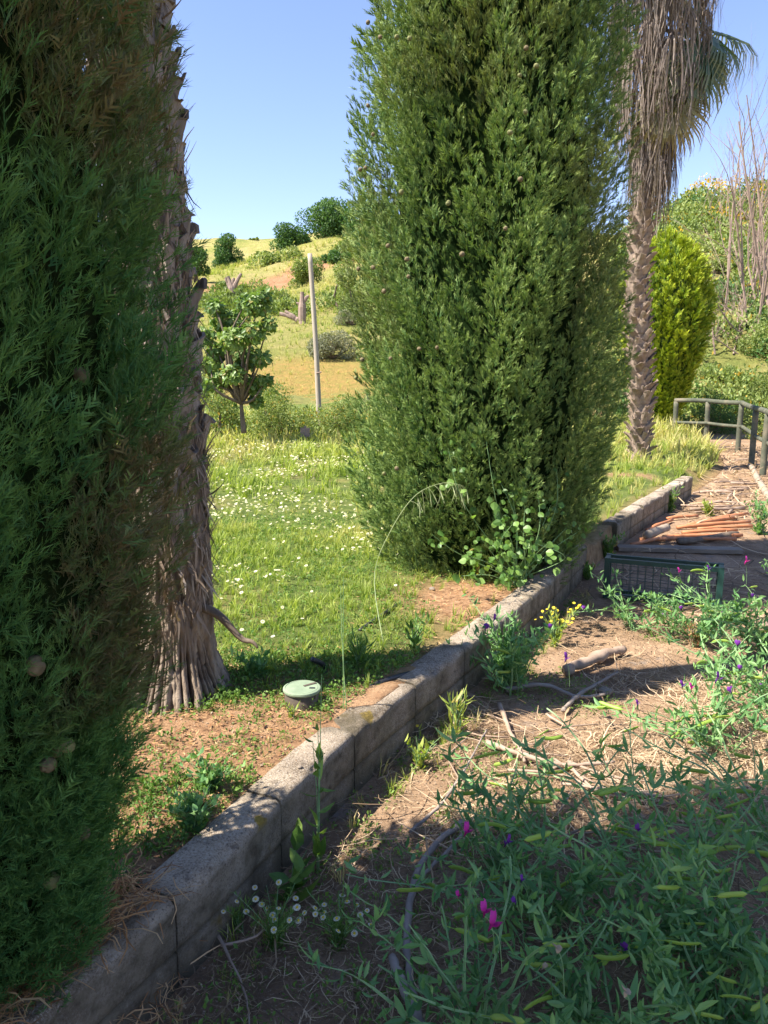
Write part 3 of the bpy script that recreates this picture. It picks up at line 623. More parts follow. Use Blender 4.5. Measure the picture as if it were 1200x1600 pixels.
# right palm
bR = at_z(998, 716, .22); PRx, PRy = bR[0], bR[1]
pathR = [(PRx + .02, PRy, .1), (PRx - .02, PRy, 1.2), (PRx - .17, PRy, 2.6), (PRx - .17, PRy, 4.2), (PRx - .1, PRy, 7.6)]
orgR = (PRx, PRy, .2)
palmR = thing('palm_tree', 'tall fan palm with hanging grey skirt of dead fronds, at right behind the cypress', 'tree', orgR)
V, F, dd = trunk_surface(pathR, lambda t: .130 + .07 * max(0, 1 - t * 9), 120, 40, lambda TH, T: fbm(np.stack([np.cos(TH) * 1.5, np.sin(TH) * 1.5, T * 30], -1), 2, 3, 3) * .02)
Geo().add(V, F).build('trunk', M['boot_far'], palmR, True, org=orgR)
BOOTR = [boot_mesh(s_ + 40, M['boot_far'], w=random.uniform(.07, .10), L=random.uniform(.14, .22)) for s_ in range(6)]
place_boots(palmR, pathR, .132, .22, 4.0, .019, BOOTR, orgR, .85, lean=(.1, .5))
def strip(V, F, pts, w, side):
    i = len(V); n = len(pts)
    for k, p in enumerate(pts):
        ww = w * (1 - .8 * k / (n - 1)) ; V.append(p - side * ww); V.append(p + side * ww)
    for k in range(n - 1): F.append([i + 2 * k, i + 2 * k + 1, i + 2 * k + 3, i + 2 * k + 2])
def dead_frond(seed):
    """hub at origin, strips hang down; +x is outwards"""
    g = np.random.default_rng(seed); V = []; F = []; rr = []
    for k in range(34):
        a = g.uniform(-1, 1); off = np.array([g.uniform(-.05, .14), a * .20 * g.uniform(.3, 1), g.uniform(-.08, .03)]); L = g.uniform(.55, 1.15)
        pts = [off * .3, off * .9 + (0.02, 0, -.12 * L), off + (g.uniform(-.02, .04), a * .06, -.5 * L), off + (g.uniform(-.06, .05), a * .09 + g.uniform(-.04, .04), -.8 * L), off + (g.uniform(-.09, .06), a * .10 + g.uniform(-.07, .07), -L)]
        s_ = unit(np.array([g.uniform(-1, 1), 1, 0])); n0 = len(V); strip(V, F, [np.array(p) for p in pts], g.uniform(.006, .013), s_); rr += [g.uniform(0, 1)] * (len(V) - n0)
    ge = Geo().add(np.array(V), np.array(F), np.array(rr), 0, 0.)
    tv, tf = tube([(-.45, 0, .42), (-.2, 0, .28), (0, 0, 0)], [.018, .014, .01], 5); ge.add(tv, tf, .5)
    return ge
DEAD = [dead_frond(s_).mesh('dead_frond', M['deadfrond']) for s_ in range(6)]
for k in range(74):
    z = 4.55 + 3.0 * (k / 74.) ** 1.0; a = k * 2.39996
    rad = float(np.interp(z, [4.5, 5.2, 5.6, 6.2, 7.6], [.20, .25, .50, .60, .66])) * random.uniform(.75, 1.05)
    if 4.5 < z < 5.4 and math.cos(a) < -.3: rad *= .7
    px = np.interp(z, [p[2] for p in pathR], [p[0] for p in pathR]) + .06
    o3 = np.array([math.cos(a), math.sin(a), 0]); Yv = np.array([-math.sin(a), math.cos(a), 0])
    link('dead_frond', DEAD[k % 6], palmR, mat4(np.stack([o3, Yv, np.array([0, 0, 1.])], -1), np.array([px, PRy, z]) + o3 * rad - np.array(orgR), random.uniform(.85, 1.1)))
def fan(seed, dry=0.):
    g = np.random.default_rng(seed); V = []; F = []; rr = []; tt = []; dd_ = []
    n = 42
    for k in range(n):
        a = -1.75 + 3.5 * k / (n - 1) + g.uniform(-.03, .03); d = np.array([math.cos(a), math.sin(a), 0.]); L = .95 * (1 - .18 * (a / 1.75) ** 2) * g.uniform(.9, 1.05)
        pts = [d * 0, d * .3 * L + (0, 0, .03), d * .6 * L + (0, 0, 0.), d * .82 * L + (0, 0, -.12), d * .93 * L + (0, 0, -.3 + g.uniform(-.05, .05)), d * .97 * L + (0, 0, -.5 + g.uniform(-.1, .1))]
        s_ = unit(np.cross(d, np.array([0, 0, 1.]) + g.normal(size=3) * .3)); n0 = len(V); i0 = len(V)
        for q_, (p, w) in enumerate(zip(pts, (.002, .018, .022, .013, .006, .001))): V.append(np.array(p) - s_ * w); V.append(np.array(p) + s_ * w)
        for q_ in range(5): F.append([i0 + 2 * q_, i0 + 2 * q_ + 1, i0 + 2 * q_ + 3, i0 + 2 * q_ + 2])
        rr += [g.uniform(0, 1)] * 12; tt += [0, 0, .2, .2, .5, .5, .8, .8, 1, 1, 1, 1]; dd_ += [x * (.3 + dry) for x in (0, 0, 0, 0, .1, .1, .6, .6, 1, 1, 1, 1)]
    ge = Geo().add(np.array(V), np.array(F), np.array(rr), np.array(tt), np.clip(np.array(dd_) + dry * .6, 0, 1))
    tv, tf = tube([(-1.0, 0, .25), (-.5, 0, .16), (0, 0, 0)], [.02, .016, .012], 5); ge.add(tv, tf, .5, .6)
    return ge
FANS = [fan(1).mesh('green_frond', M['frond']), fan(2, .15).mesh('green_frond', M['frond']), fan(3, .8).mesh('green_frond', M['frond'])]
def put_fan(u, v, Y, dirv, nrm, m, sc=1.):
    B = basis(np.array([nrm]), np.array([dirv]))[0]       # z = normal; x ~ cross(dir, n)
    Z = unit(np.array(nrm, float)); X = np.array(dirv, float); X = unit(X - Z * X.dot(Z)); Yv = np.cross(Z, X)
    link('green_frond', FANS[m], palmR, mat4(np.stack([X, Yv, Z], -1), at_y(u, v, Y) - np.array(orgR), sc))
put_fan(1112, 62, PRy + .0, (.75, -.1, -.45), (.45, -.55, .7), 0, .85)
put_fan(1100, 70, PRy - .3, (.45, -.2, -.8), (.5, -.8, .35), 0, .85)
put_fan(1088, 95, PRy - .4, (.2, -.15, -1), (.25, -1, .15), 1, .9)
put_fan(1070, 110, PRy - .3, (.12, .1, -1), (.3, -.9, .2), 1, .85)
put_fan(1045, 160, PRy - .35, (.0, -.1, -1), (-.2, -1, .1), 2, .8)
put_fan(1120, 55, PRy + .4, (.8, .5, -.3), (.2, -.5, .85), 1, .85)
for k in range(12):
    a = k * .52 + .2; d3 = np.array([math.cos(a), math.sin(a), random.uniform(-.1, .6)]); p = np.array([PRx - .1, PRy, 7.7]) + d3 * .8
    X = unit(d3); Z = unit(np.array([-d3[0] * .5, -d3[1] * .5, 1])); Z = unit(Z - X * Z.dot(X)); Yv = np.cross(Z, X)
    link('green_frond', FANS[k % 2], palmR, mat4(np.stack([X, Yv, Z], -1), p - np.array(orgR), 1.))

# ------------------------------------------------------------------ golden conifer
gp = at_y(1040, 668, 18.2); CG = (gp[0] - .2, 18.2); zg = float(zground(*CG))
q_top = at_y(1060, 368, 18.2)[2]; Hg = q_top
profG = lambda z: np.interp((z - zg) / (Hg - zg), [0, .05, .2, .4, .55, .7, .85, .95, 1.], [.25, .40, .68, .92, 1.04, 1.02, .78, .46, .05])
tG = thing('golden_conifer', 'dense egg shaped golden green conifer between palm and railing', 'tree', (CG[0], CG[1], zg)); g = Geo()
P, D, plr, gg = cypress_pts(CG, profG, zg + .1, Hg - .15, 300, 56, .6, .14, 77, .6, None, .13, .4)
Nn = unit(P - np.array([CG[0], CG[1], 2.5]) + gg.normal(size=P.shape) * .4)
scatter(g, SP_COARSE, D, Nn, P, .17 * gg.uniform(.7, 1.3, len(P)), plr * .7 + gg.uniform(0, .3, len(P)))
g.build('crown', M['gold'], tG, org=tG.location); core_mesh(CG, profG, zg, Hg - .1, .72, 3).build('dark_core', M['gold_in'], tG, True, org=tG.location)
V, F = tube([(CG[0], CG[1], zg - .1), (CG[0], CG[1], 3)], [.1, .05], 8); Geo().add(V, F).build('trunk', M['bark'], tG, org=tG.location)

# ------------------------------------------------------------------ leafy trees and shrubs
def leaf_t(L=1., w=.3, fold=.15, curl=.1, n=3):
    t = np.linspace(0, 1, n + 1); W = w * np.sin(PI * np.clip(t, .02, .98) ** .8) ** .8; z = t * L; y = -curl * t ** 2 * L
    V = []; F = []
    for k in range(n + 1): V += [(-W[k], y[k] + fold * W[k], z[k]), (0, y[k], z[k]), (W[k], y[k] + fold * W[k], z[k])]
    for k in range(n): F += [[3 * k, 3 * k + 1, 3 * k + 4, 3 * k + 3], [3 * k + 1, 3 * k + 2, 3 * k + 5, 3 * k + 4]]
    return np.array(V, float), np.array(F), np.repeat(t, 3)
LEAF2 = (np.array([(0, 0, 0), (-.3, .08, .5), (0, -.08, 1.), (.3, .08, .5)], float), np.array([[0, 1, 2], [0, 2, 3]]), np.array([0, .5, 1, .5]))
LEAFF = leaf_t(1, .38, .25, .25, 3)
NEEDLE = (np.array([(-.06, 0, 0), (.06, 0, 0), (0, 0, 1.)]), np.array([[0, 1, 2]]), np.array([0, 0, 1.]))
def clump_pts(clumps, n, g, shell=.55):
    C = np.array([c[0] for c in clumps], float); Rr = np.array([np.broadcast_to(c[1], 3) for c in clumps], float)
    w = np.prod(Rr, 1) ** (2 / 3); k = g.choice(len(C), n, p=w / w.sum()); d = rdir(n, g); rad = g.uniform(shell, 1, n) ** .5
    rad = rad * (1 + .25 * vnoise(d * 2.5 + C[k], 1.5, 3))
    P = C[k] + d * Rr[k] * rad[:, None]; return P, d, k
def leafy(name, label, cat, base, clumps, n, size, mat, seed, temps=(LEAF2,), trunk=None, limbs=0, tr=.08, group=None, dry=0., extra=None, up=.3):
    g_ = np.random.default_rng(seed); t = thing(name, label, cat, base, group); g = Geo()
    P, d, k = clump_pts(clumps, n, g_); D = unit(d * .5 + rdir(n, g_) * .8 + np.array([0, 0, up])); Nn = unit(d + rdir(n, g_) * .5 + np.array([0, 0, .4]))
    cr = g_.uniform(-.2, .2, len(clumps))[k]
    scatter(g, list(temps), D, Nn, P, size * g_.uniform(.6, 1.3, n), np.clip(g_.uniform(0, 1, n) * .7 + .15 + cr, 0, 1), (g_.uniform(0, 1, n) < dry) * .8)
    zb = zground(P[:, 0], P[:, 1])
    g.build('crown' if cat == 'tree' else 'foliage', mat, t, org=base)
    gb = Geo(); b = np.array(base, float); C = [np.array(c[0], float) for c in clumps]
    if trunk is not None:
        top = np.array(trunk, float); mid = (b + top) / 2 + g_.normal(size=3) * .05 * np.linalg.norm(top - b)
        V, F = tube(spline([b - (0, 0, .1), mid, top], 8), np.linspace(tr, tr * .55, 8), 8); gb.add(V, F)
    else: top = b + np.array([0, 0, .05])
    for c in C[:limbs] if limbs else C:
        m_ = (top + c) / 2 + g_.normal(size=3) * .12 * np.linalg.norm(c - top)
        V, F = tube(spline([top, m_, c], 7), np.linspace(tr * .7, tr * .15, 7), 6); gb.add(V, F)
    gb.build('trunk' if cat == 'tree' else 'stems', M['bark'], t, True, org=base)
    if extra: extra(t, P, d, g_, base)
    return t
def flowers(mat, frac, size, nm='blossom'):
    def f(t, P, d, g_, base):
        m = g_.uniform(0, 1, len(P)) < frac; g = Geo(); p = P[m] + d[m] * size * .6; n_ = len(p)
        if n_ == 0: return
        g.inst(LEAF2, basis(rdir(n_, g_), rdir(n_, g_)) * size, p, g_.uniform(0, 1, n_)); g.build(nm, mat, t, org=base)['kind'] = 'stuff'
    return f
# fig tree behind the lawn
fy = 13.4; fb = at_y(381, 668, fy)
def A_(u, v, Y): return at_y(u, v, Y)
fc = []
for (u, v, r) in [(350, 500, .2), (335, 480, .14), (400, 478, .2), (412, 462, .12), (385, 470, .14), (340, 550, .2), (322, 525, .16), (365, 530, .22), (395, 520, .2), (420, 505, .13), (385, 560, .22), (410, 560, .14), (345, 590, .18), (325, 600, .14), (395, 600, .2), (415, 595, .12), (365, 585, .18), (372, 500, .18), (330, 570, .14), (400, 625, .12)]:
    p = A_(u, v, fy + random.uniform(-.35, .35)); fc.append((p, (r, r, r * .8)))
leafy('fig_tree', 'leafy small tree with forked trunk at the back of the lawn, left of the pole', 'tree', tuple(fb), fc, 3600, .085, M['olive'], 5, (LEAFF,), trunk=A_(377, 630, fy), tr=.05, dry=.05, up=-.25)
def trunkless(u0, u1, vt, vb, Y, n, seed, rad=None):
    """clumps filling an outline given as a width on the ground and a height, at distance Y"""
    g_ = np.random.default_rng(seed); out = []
    a = at_y(u0, vb, Y); b = at_y(u1, vb, Y); top = at_y((u0 + u1) / 2, vt, Y)[2]; zb = float(zground((a[0] + b[0]) / 2, Y)); W = b[0] - a[0]; H = top - zb
    r0 = min(W, H * 1.3) * .26
    for k in range(n):
        u = g_.uniform(-1, 1); f = math.sqrt(max(0, 1 - u * u)); z = zb + g_.uniform(.12, 1) * max(.1, (H - r0)) * (.35 + .65 * f); rr = r0 * g_.uniform(.7, 1.15)
        out.append(((((a[0] + b[0]) / 2 + u * (W / 2 - rr * .8)), Y + g_.uniform(-.35, .35) * W * .6, z), (rr, rr, rr * .85)))
    return out, ((a[0] + b[0]) / 2, Y, zb)
SHR = [ # name,label,cat, u0,u1,vt,vb,Y, nclump, nleaves, size, mat, dry, extra, tr
 ('oak_tree', 'large rounded dark green tree on the skyline, tallest of the hilltop trees', 'tree', 462, 556, 288, 412, 66, 22, 5200, .42, 'tree_d', 0, None, .25),
 ('oak_tree', 'lower dark tree left of the tallest hilltop tree', 'tree', 420, 484, 345, 418, 64, 12, 2800, .38, 'tree_d', 0, None, .2),
 ('oak_tree', 'dark hilltop tree half hidden by the big cypress', 'tree', 525, 640, 300, 420, 62, 16, 3400, .42, 'tree_d', .0, None, .2),
 ('round_tree', 'round green tree on the hill crest beside the left palm', 'tree', 334, 386, 362, 424, 62, 12, 2800, .36, 'tree_d', 0, None, .18),
 ('round_tree', 'green tree on the hill cut off by the left palm trunk', 'tree', 285, 328, 375, 440, 52, 8, 1400, .36, 'tree_d', 0, None, .18),
 ('small_tree', 'tiny thin tree on the skyline right of the round one', 'tree', 386, 412, 372, 393, 80, 5, 260, .4, 'tree_l', 0, None, .12),
 ('shrub', 'low pale green bush on the crest under the tiny tree', 'shrub', 394, 426, 386, 410, 66, 5, 500, .4, 'tree_l', 0, None, .1),
 ('shrub', 'broad green broom bush below the hilltop trees, beside the top of the pole', 'shrub', 452, 512, 396, 440, 48, 8, 2200, .32, 'tree_l', 0, None, .1),
 ('shrub', 'dark green bush right under the tallest hilltop tree', 'shrub', 500, 552, 386, 425, 54, 7, 1500, .34, 'tree_d', 0, None, .1),
 ('shrub', 'rounded yellow green bush on the slope touching the big cypress', 'shrub', 508, 566, 408, 478, 33, 9, 2400, .2, 'tree_l', .0, None, .1),
 ('shrub', 'grey green bush on the slope right of the pole', 'shrub', 480, 560, 508, 590, 26, 10, 3000, .14, 'grey', 0, None, .08),
 ('shrub', 'small grey bush above the larger grey one near the cypress', 'shrub', 520, 575, 474, 512, 31, 6, 1000, .15, 'grey', 0, None, .08),
 ('shrub', 'green undergrowth bush behind the fig trunk, right side', 'shrub', 392, 482, 590, 690, 14.6, 12, 3400, .085, 'tree_l', .04, None, .03),
 ('shrub', 'green undergrowth bush left of the fig trunk beside the palm', 'shrub', 312, 378, 612, 690, 14.8, 9, 2200, .085, 'tree_l', .06, None, .03),
 ('shrub', 'low dark leaved bush right of the pole foot', 'shrub', 500, 580, 600, 690, 15, 10, 2600, .085, 'tree_l', .06, None, .03),
 # right hand slope
 ('broom_shrub', 'broom bush with orange yellow flowers just right of the hanging palm skirt', 'shrub', 1020, 1085, 350, 420, 44, 8, 2200, .34, 'tree_l', .12, ('orangefl', .16, .3), .1),
 ('broom_shrub', 'green broom bush on the skyline at the foot of the bare trees', 'shrub', 1080, 1150, 338, 405, 42, 9, 2600, .3, 'tree_l', .05, ('orangefl', .1, .3), .1),
 ('broom_shrub', 'flowering bush at the right edge behind the bare trunks', 'shrub', 1150, 1230, 345, 440, 40, 9, 2400, .28, 'tree_l', .1, ('orangefl', .14, .26), .1),
 ('shrub', 'soft green bush right of the golden conifer top', 'shrub', 1090, 1150, 405, 480, 33, 9, 2600, .2, 'tree_l', .0, None, .08),
 ('broom_shrub', 'bush with a few orange flowers below the bare trunks', 'shrub', 1125, 1180, 440, 500, 31, 7, 1900, .18, 'tree_l', .06, ('orangefl', .06, .2), .08),
 ('shrub', 'dark ivy covered bush right of the golden conifer', 'shrub', 1092, 1165, 500, 580, 27, 10, 3000, .15, 'tree_d', 0, None, .08),
 ('shrub', 'feathery green bush at the right edge above the railing', 'shrub', 1150, 1225, 490, 575, 25, 9, 2800, .14, 'tree_l', 0, None, .06),
 ('shrub', 'pale green bush between golden conifer and right edge, below the ivy bush', 'shrub', 1085, 1150, 560, 625, 23, 8, 2600, .12, 'tree_l', 0, None, .06),
 ('shrub', 'yellowish low bush directly above the railing corner', 'shrub', 1140, 1215, 575, 650, 21.5, 8, 2800, .1, 'tree_l', .03, None, .05),
 ('shrub', 'dark undergrowth seen through the railing bars', 'shrub', 1060, 1150, 600, 690, 19.0, 10, 3200, .085, 'tree_d', .08, None, .04),
 ('shrub', 'green undergrowth behind the railing at the right edge', 'shrub', 1150, 1250, 620, 710, 17.6, 9, 2600, .08, 'tree_l', .08, None, .04),
]
for q_, (nm, lb, ct, u0, u1, vt, vb, Y, nc, nl, sz_, mt, dr, ex, tr_) in enumerate(SHR):
    cl, bs = trunkless(u0, u1, vt, vb, Y, nc, 100 + q_)
    e = flowers(M[ex[0]], ex[1], ex[2]) if ex else None
    tk = None
    if ct == 'tree': tk = (bs[0], bs[1], bs[2] + .3 * (at_y(u0, vt, Y)[2] - bs[2]))
    leafy(nm, lb, ct, bs, cl, int(nl * 2.0), sz_ * .45, M[mt], 200 + q_, (LEAF2,), trunk=tk, tr=tr_, dry=dr, extra=e, up=.5)

# continuous scrub: a band behind the lawn and the overgrown right-hand slope
def scrub(name, n, xr, yr, dens, hgt, leaf, mat, seed, dry=0., temps=(LEAF2,)):
    g_ = np.random.default_rng(seed); nb = n // 260; cx, cy = g_.uniform(*xr, nb * 4), g_.uniform(*yr, nb * 4); m = g_.uniform(0, 1, len(cx)) < dens(cx, cy); cx, cy = cx[m][:nb], cy[m][:nb]
    H = hgt(cx, cy) * g_.uniform(.45, 1.15, len(cx)); k = np.repeat(np.arange(len(cx)), 260); d = rdir(len(k), g_); d[:, 2] = np.abs(d[:, 2]); rad = g_.uniform(.45, 1, len(k)) ** .5 * (1 + .3 * vnoise(d * 2.2, 1.4, seed))
    w = (H * g_.uniform(.7, 1.4, len(cx)))[k]; P = np.stack([cx[k] + d[:, 0] * rad * w, cy[k] + d[:, 1] * rad * w, 0 * w], -1); P[:, 2] = zground(P[:, 0], P[:, 1]) + d[:, 2] * rad * H[k]
    tone = g_.uniform(0, .6, len(cx))[k] + g_.uniform(0, .4, len(k)); D = unit(d * .5 + rdir(len(k), g_) * .8 + np.array([0, 0, .5])); g = Geo(); sz_ = leaf(P[:, 1]) * g_.uniform(.6, 1.3, len(k))
    g.inst(LEAF2, basis(D, d + rdir(len(k), g_) * .5) * sz_[:, None, None], P, tone, (g_.uniform(0, 1, len(k)) < dry) * .8); return kind(g.build(name, mat), 'stuff')
scrub('undergrowth', 34000, (-9, 3.5), (14.4, 17.5), lambda x, y: 1. * infr(x, y, .05), lambda x, y: .55 + 0 * x, lambda y: .07 + 0 * y, M['tree_l'], 61, .08)
scrub('slope_scrub', 60000, (5, 34), (19.5, 50), lambda x, y: (x / y > .29) * (x / y < .62), lambda x, y: .45 + .018 * y, lambda y: .05 + .0034 * y, M['tree_l'], 62, .03)
scrub('dark_slope_scrub', 22000, (5, 34), (18.5, 48), lambda x, y: (x / y > .29) * (x / y < .62) * (vnoise(np.stack([x, y], -1), .25, 6) > 0), lambda x, y: .4 + .018 * y, lambda y: .05 + .0034 * y, M['tree_d'], 63)
scrub('orange_broom_bloom', 5200, (7, 34), (30, 52), lambda x, y: (x / y > .29) * (x / y < .62) * (y > 36), lambda x, y: .5 + .018 * y, lambda y: .05 + .002 * y, M['orangefl'], 64)
scrub('middle_slope_scrub', 30000, (-9, 2), (19, 60), lambda x, y: (vnoise(np.stack([x, y], -1), .22, 9) > .15) * (np.hypot((x - on_c[0]) / 7, (y - on_c[1]) / 6) > 1), lambda x, y: .25 + .012 * y, lambda y: .06 + .003 * y, M['tree_l'], 65)

# bare dead trees on the right
def bare_tree(label, u, vt, vb, Y, seed, r, n=5, spread=.35, group=None, lean=0.):
    g_ = np.random.default_rng(seed); b = at_y(u, vb, Y); b[2] = min(b[2], float(zground(b[0], Y))); top = at_y(u + lean, vt, Y); H = top[2] - b[2]
    t = thing('bare_tree', label, 'tree', tuple(b), group); g = Geo()
    def br(p, d, L, r_, lv):
        q1 = p + d * L * .5 + g_.normal(size=3) * L * .06; q2 = p + d * L + g_.normal(size=3) * L * .08 + np.array([0, 0, .05 * L])
        V, F = tube(spline([p, q1, q2], 6), np.linspace(r_, r_ * .35, 6), 5 if lv < 2 else 3, False); g.add(V, F)
        if lv < 3:
            for k in range([6, 4, 3][lv]):
                f = g_.uniform(.25, 1); pp = p + (q2 - p) * f; dd_ = unit(d * .9 + g_.normal(size=3) * .42 + np.array([0, 0, .45])); br(pp, dd_, L * g_.uniform(.25, .5), r_ * .38 * (1.1 - f * .4), lv + 1)
    for k in range(n):
        d = unit(np.array([(top[0] - b[0]) / H, 0, 1]) + g_.normal(size=3) * spread * np.array([.4, .4, 0])); br(b + g_.normal(size=3) * np.array([r * 8, r * 6, 0]), d, H * g_.uniform(.75, 1.), r * g_.uniform(.6, 1), 0)
    g.build('trunk', M['deadw'], t, org=b)
bare_tree('bare grey dead tree at the right edge, its trunks in a tall bundle', 1172, 195, 492, 30, 1, .07, 5, .28, lean=8)
bare_tree('bare leafless trees cut by the right edge of the photo', 1198, 225, 480, 27, 2, .06, 4, .3)
bare_tree('thin leafless tree on the skyline left of the bare bundle', 1145, 280, 420, 38, 3, .045, 3, .35)
bare_tree('spindly leafless saplings on the skyline near the palm skirt', 1100, 290, 395, 42, 4, .035, 3, .45)
bare_tree('low tangle of dead branches under the bare trunks', 1160, 395, 520, 26, 6, .04, 6, 2.2)
bare_tree('broken fallen grey branches right of the golden conifer', 1128, 470, 545, 25, 7, .035, 4, 2.0)
bare_tree('short bare sapling among the flowering broom, right of the palm skirt', 1062, 320, 400, 43, 11, .03, 2, .5)
bare_tree('leaning bare trunk in front of the tall bundle, right edge', 1186, 235, 500, 28, 12, .06, 3, .35, lean=-14)
bare_tree('bare trunk on the left side of the tall bundle', 1158, 260, 470, 31, 13, .05, 3, .3, lean=4)
# ------------------------------------------------------------------ cut stumps on the hill
def stump(label, spec, base_uv, Y):
    b = at_y(*base_uv, Y); b[2] = float(zground(b[0], Y)) - .05; t = thing('tree_stump', label, 'tree stump', tuple(b)); nm = 0
    for pts, r in spec:
        P = [np.array(b) if p is None else at_y(p[0], p[1], Y) for p in pts]; P = spline(P, 9); g_ = np.random.default_rng(nm + 5); nm += 1
        V, F = tube(P, np.linspace(r, r * .35, 9) * .8 * (1 + .15 * g_.normal(size=9)), 9); Geo().add(V, F).build('limb', M['deadw'], t, org=b)
on = on_ground(364, 462); Y1 = on[1]
stump('pale cut tree stump with upright prongs on the hill beside the palm', [([None, (362, 450), (356, 432)], .3), ([None, (366, 448), (377, 427)], .22), ([None, (363, 450), (365, 434)], .22), ([None, (359, 452), (352, 434)], .18)], (364, 462), Y1)
Y2 = on_ground(470, 505)[1]
stump('grey gnarled stump with one tall fork, left of the pole', [([None, (472, 480), (472, 456)], .26), ([(473, 478), (478, 466), (483, 462)], .14), ([(472, 482), (466, 474), (463, 474)], .1), ([None, (460, 497), (437, 490)], .22), ([None, (455, 493), (445, 486)], .17)], (472, 505), Y2)
# ------------------------------------------------------------------ pole and small board
Yp = 16.2; pb = at_y(500, 672, Yp); pt = at_y(484, 396, Yp); pb[2] = float(zground(pb[0], Yp)) - .05
t = thing('utility_pole', 'slim bare wooden pole leaning slightly in front of the hill', 'pole', tuple(pb))
V, F = tube(spline([pb, pb * .5 + pt * .5 + np.array([.02, 0, 0]), pt], 14), np.linspace(.058, .046, 14), 12); Geo().add(V, F).build('shaft', M['pole'], t, True, org=pb)
for f in (.36,):
    p = pb + (pt - pb) * f; V, F = tube([p + (.0, -.05, 0), p + (.11, -.06, .03)], .015, 6); Geo().add(V, F)  .build('insulator_stub', M['deadw'], t, org=pb)
sp = at_y(477, 676, 14.0); sp[2] = float(zground(sp[0], 14)); t = thing('wooden_stake_sign', 'small weathered board on a stake at the foot of the pole', 'sign', tuple(sp))
V, F = box(sp + (0, 0, .15), (.045, .04, .4)); Geo().add(V, F).build('stake', M['deadw'], t, org=sp)
V, F = box(sp + (0, -.03, .24), (.17, .02, .16)); Geo().add(V, F).build('board', M['deadw'], t, org=sp)

# ------------------------------------------------------------------ railing
rail = thing('wooden_railing', 'round pole wooden railing bending round the end of the path', 'railing', (6.5, 14, 0))
rorg = np.array([6.5, 14, 0]); RP = [at_z(1052, 695, .02), at_z(1101, 698, .02), at_z(1153, 705, .02), at_z(1174, 726, .02), at_z(1192, 742, .02), np.array([5.1, 9.9, 0]), np.array([4.6, 8.2, 0])]
for p in RP:
    z = float(path_z(p[0], p[1])); V, F = tube(spline([(p[0], p[1], z - .2), (p[0] + random.uniform(-.01, .01), p[1], z + .45), (p[0], p[1], z + .93)], 7), .048, 12); Geo().add(V, F).build('post', M['rail'], rail, True, org=rorg)
for h, nm, r in ((.95, 'top_rail', .044), (.50, 'middle_rail', .032)):
    for a, b_ in zip(RP[:-1], RP[1:]):
        d = unit(b_ - a); p0 = np.array([a[0], a[1], h + float(path_z(a[0], a[1]))]) - d * .03; p1 = np.array([b_[0], b_[1], h + float(path_z(b_[0], b_[1]))]) + d * .03
        off = np.array([0, -.07, 0]) if h < .9 else 0
        V, F = tube(spline([p0 + off, (p0 + p1) / 2 + off + np.array([0, 0, random.uniform(-.012, .01)]), p1 + off], 7), r, 12); Geo().add(V, F).build(nm, M['rail'], rail, True, org=rorg)

# ------------------------------------------------------------------ valve box
vb_ = at_z(471, 1110, .235); vz = .222; vc = np.array([vb_[0], vb_[1] + .03, vz])
t = thing('valve_box', 'round irrigation valve box with pale green lid beside the kerb', 'valve box', tuple(vc))
def disc_prof(prof, n=40, c=(0, 0, 0)):
    prof = np.array(prof, float); a = np.arange(n + 1) * 2 * PI / n; Rr, A = np.meshgrid(prof[:, 0], a, indexing='ij'); Z = np.repeat(prof[:, 1:2], n + 1, 1)
    return np.stack([c[0] + Rr * np.cos(A), c[1] + Rr * np.sin(A), c[2] + Z], -1).reshape(-1, 3), grid_faces(len(prof), n + 1)
V, F = disc_prof([(.072, -.06), (.069, .02), (.068, .085), (.064, .088)], 40, vc); Geo().add(V, F).build('body', M['boxbody'], t, True, org=vc)
tl = .05
V, F = disc_prof([(.069, .082), (.073, .084), (.075, .09), (.074, .096), (.070, .098), (.066, .098), (.065, .096), (.063, .098), (.03, .0985), (.0005, .0985)], 48, vc)
o = Geo().add(V, F).build('lid', M['lid'], t, False, org=vc)
V, F = box(vc + (.042, -.012, .0995), (.022, .010, .002)); Geo().add(V, F).build('keyhole', M['hose'], t, org=vc)
V, F = box(vc + (.030, .022, .0995), (.055, .012, .003), np.array([[.8, -.6, 0], [.6, .8, 0], [0, 0, 1]])); Geo().add(V, F).build('dark_strip', M['boxbody'], t, org=vc)  # short dark strip lying diagonally on the lid

# ------------------------------------------------------------------ green wire crate
A0 = at_z(946, 934, .0); dirx = unit(np.array([.9, -.36, 0])); diry = np.array([.36, .9, 0]); Lc, Wc, Hc = .72, .12, .27
t = thing('wire_crate', 'dark green metal framed wire cage lying on the shaded path', 'crate', (A0[0], A0[1], 0)); RM = np.stack([dirx, diry, np.array([0, 0, 1.])], -1)
def cb(a, b_, w, nm, mt):
    a = np.array(a, float); b_ = np.array(b_, float); c = (a + b_) / 2; s_ = np.abs(b_ - a) + w; V, F = box(RM @ c, s_, RM); Geo().add(V, F).build(nm, M[mt], t)
for y in (0, Wc):
    cb((.018, y, .02), (Lc - .018, y, .02), .034, 'frame_bar', 'greenmetal'); cb((.018, y, Hc), (Lc - .018, y, Hc), .03, 'frame_bar', 'greenmetal')
    for x in (0, Lc): cb((x, y, .02), (x, y, Hc), .036, 'corner_post', 'greenmetal')
for x in (0, Lc):
    for z in (.02, Hc): cb((x, .02, z), (x, Wc - .02, z), .03, 'frame_bar', 'greenmetal')
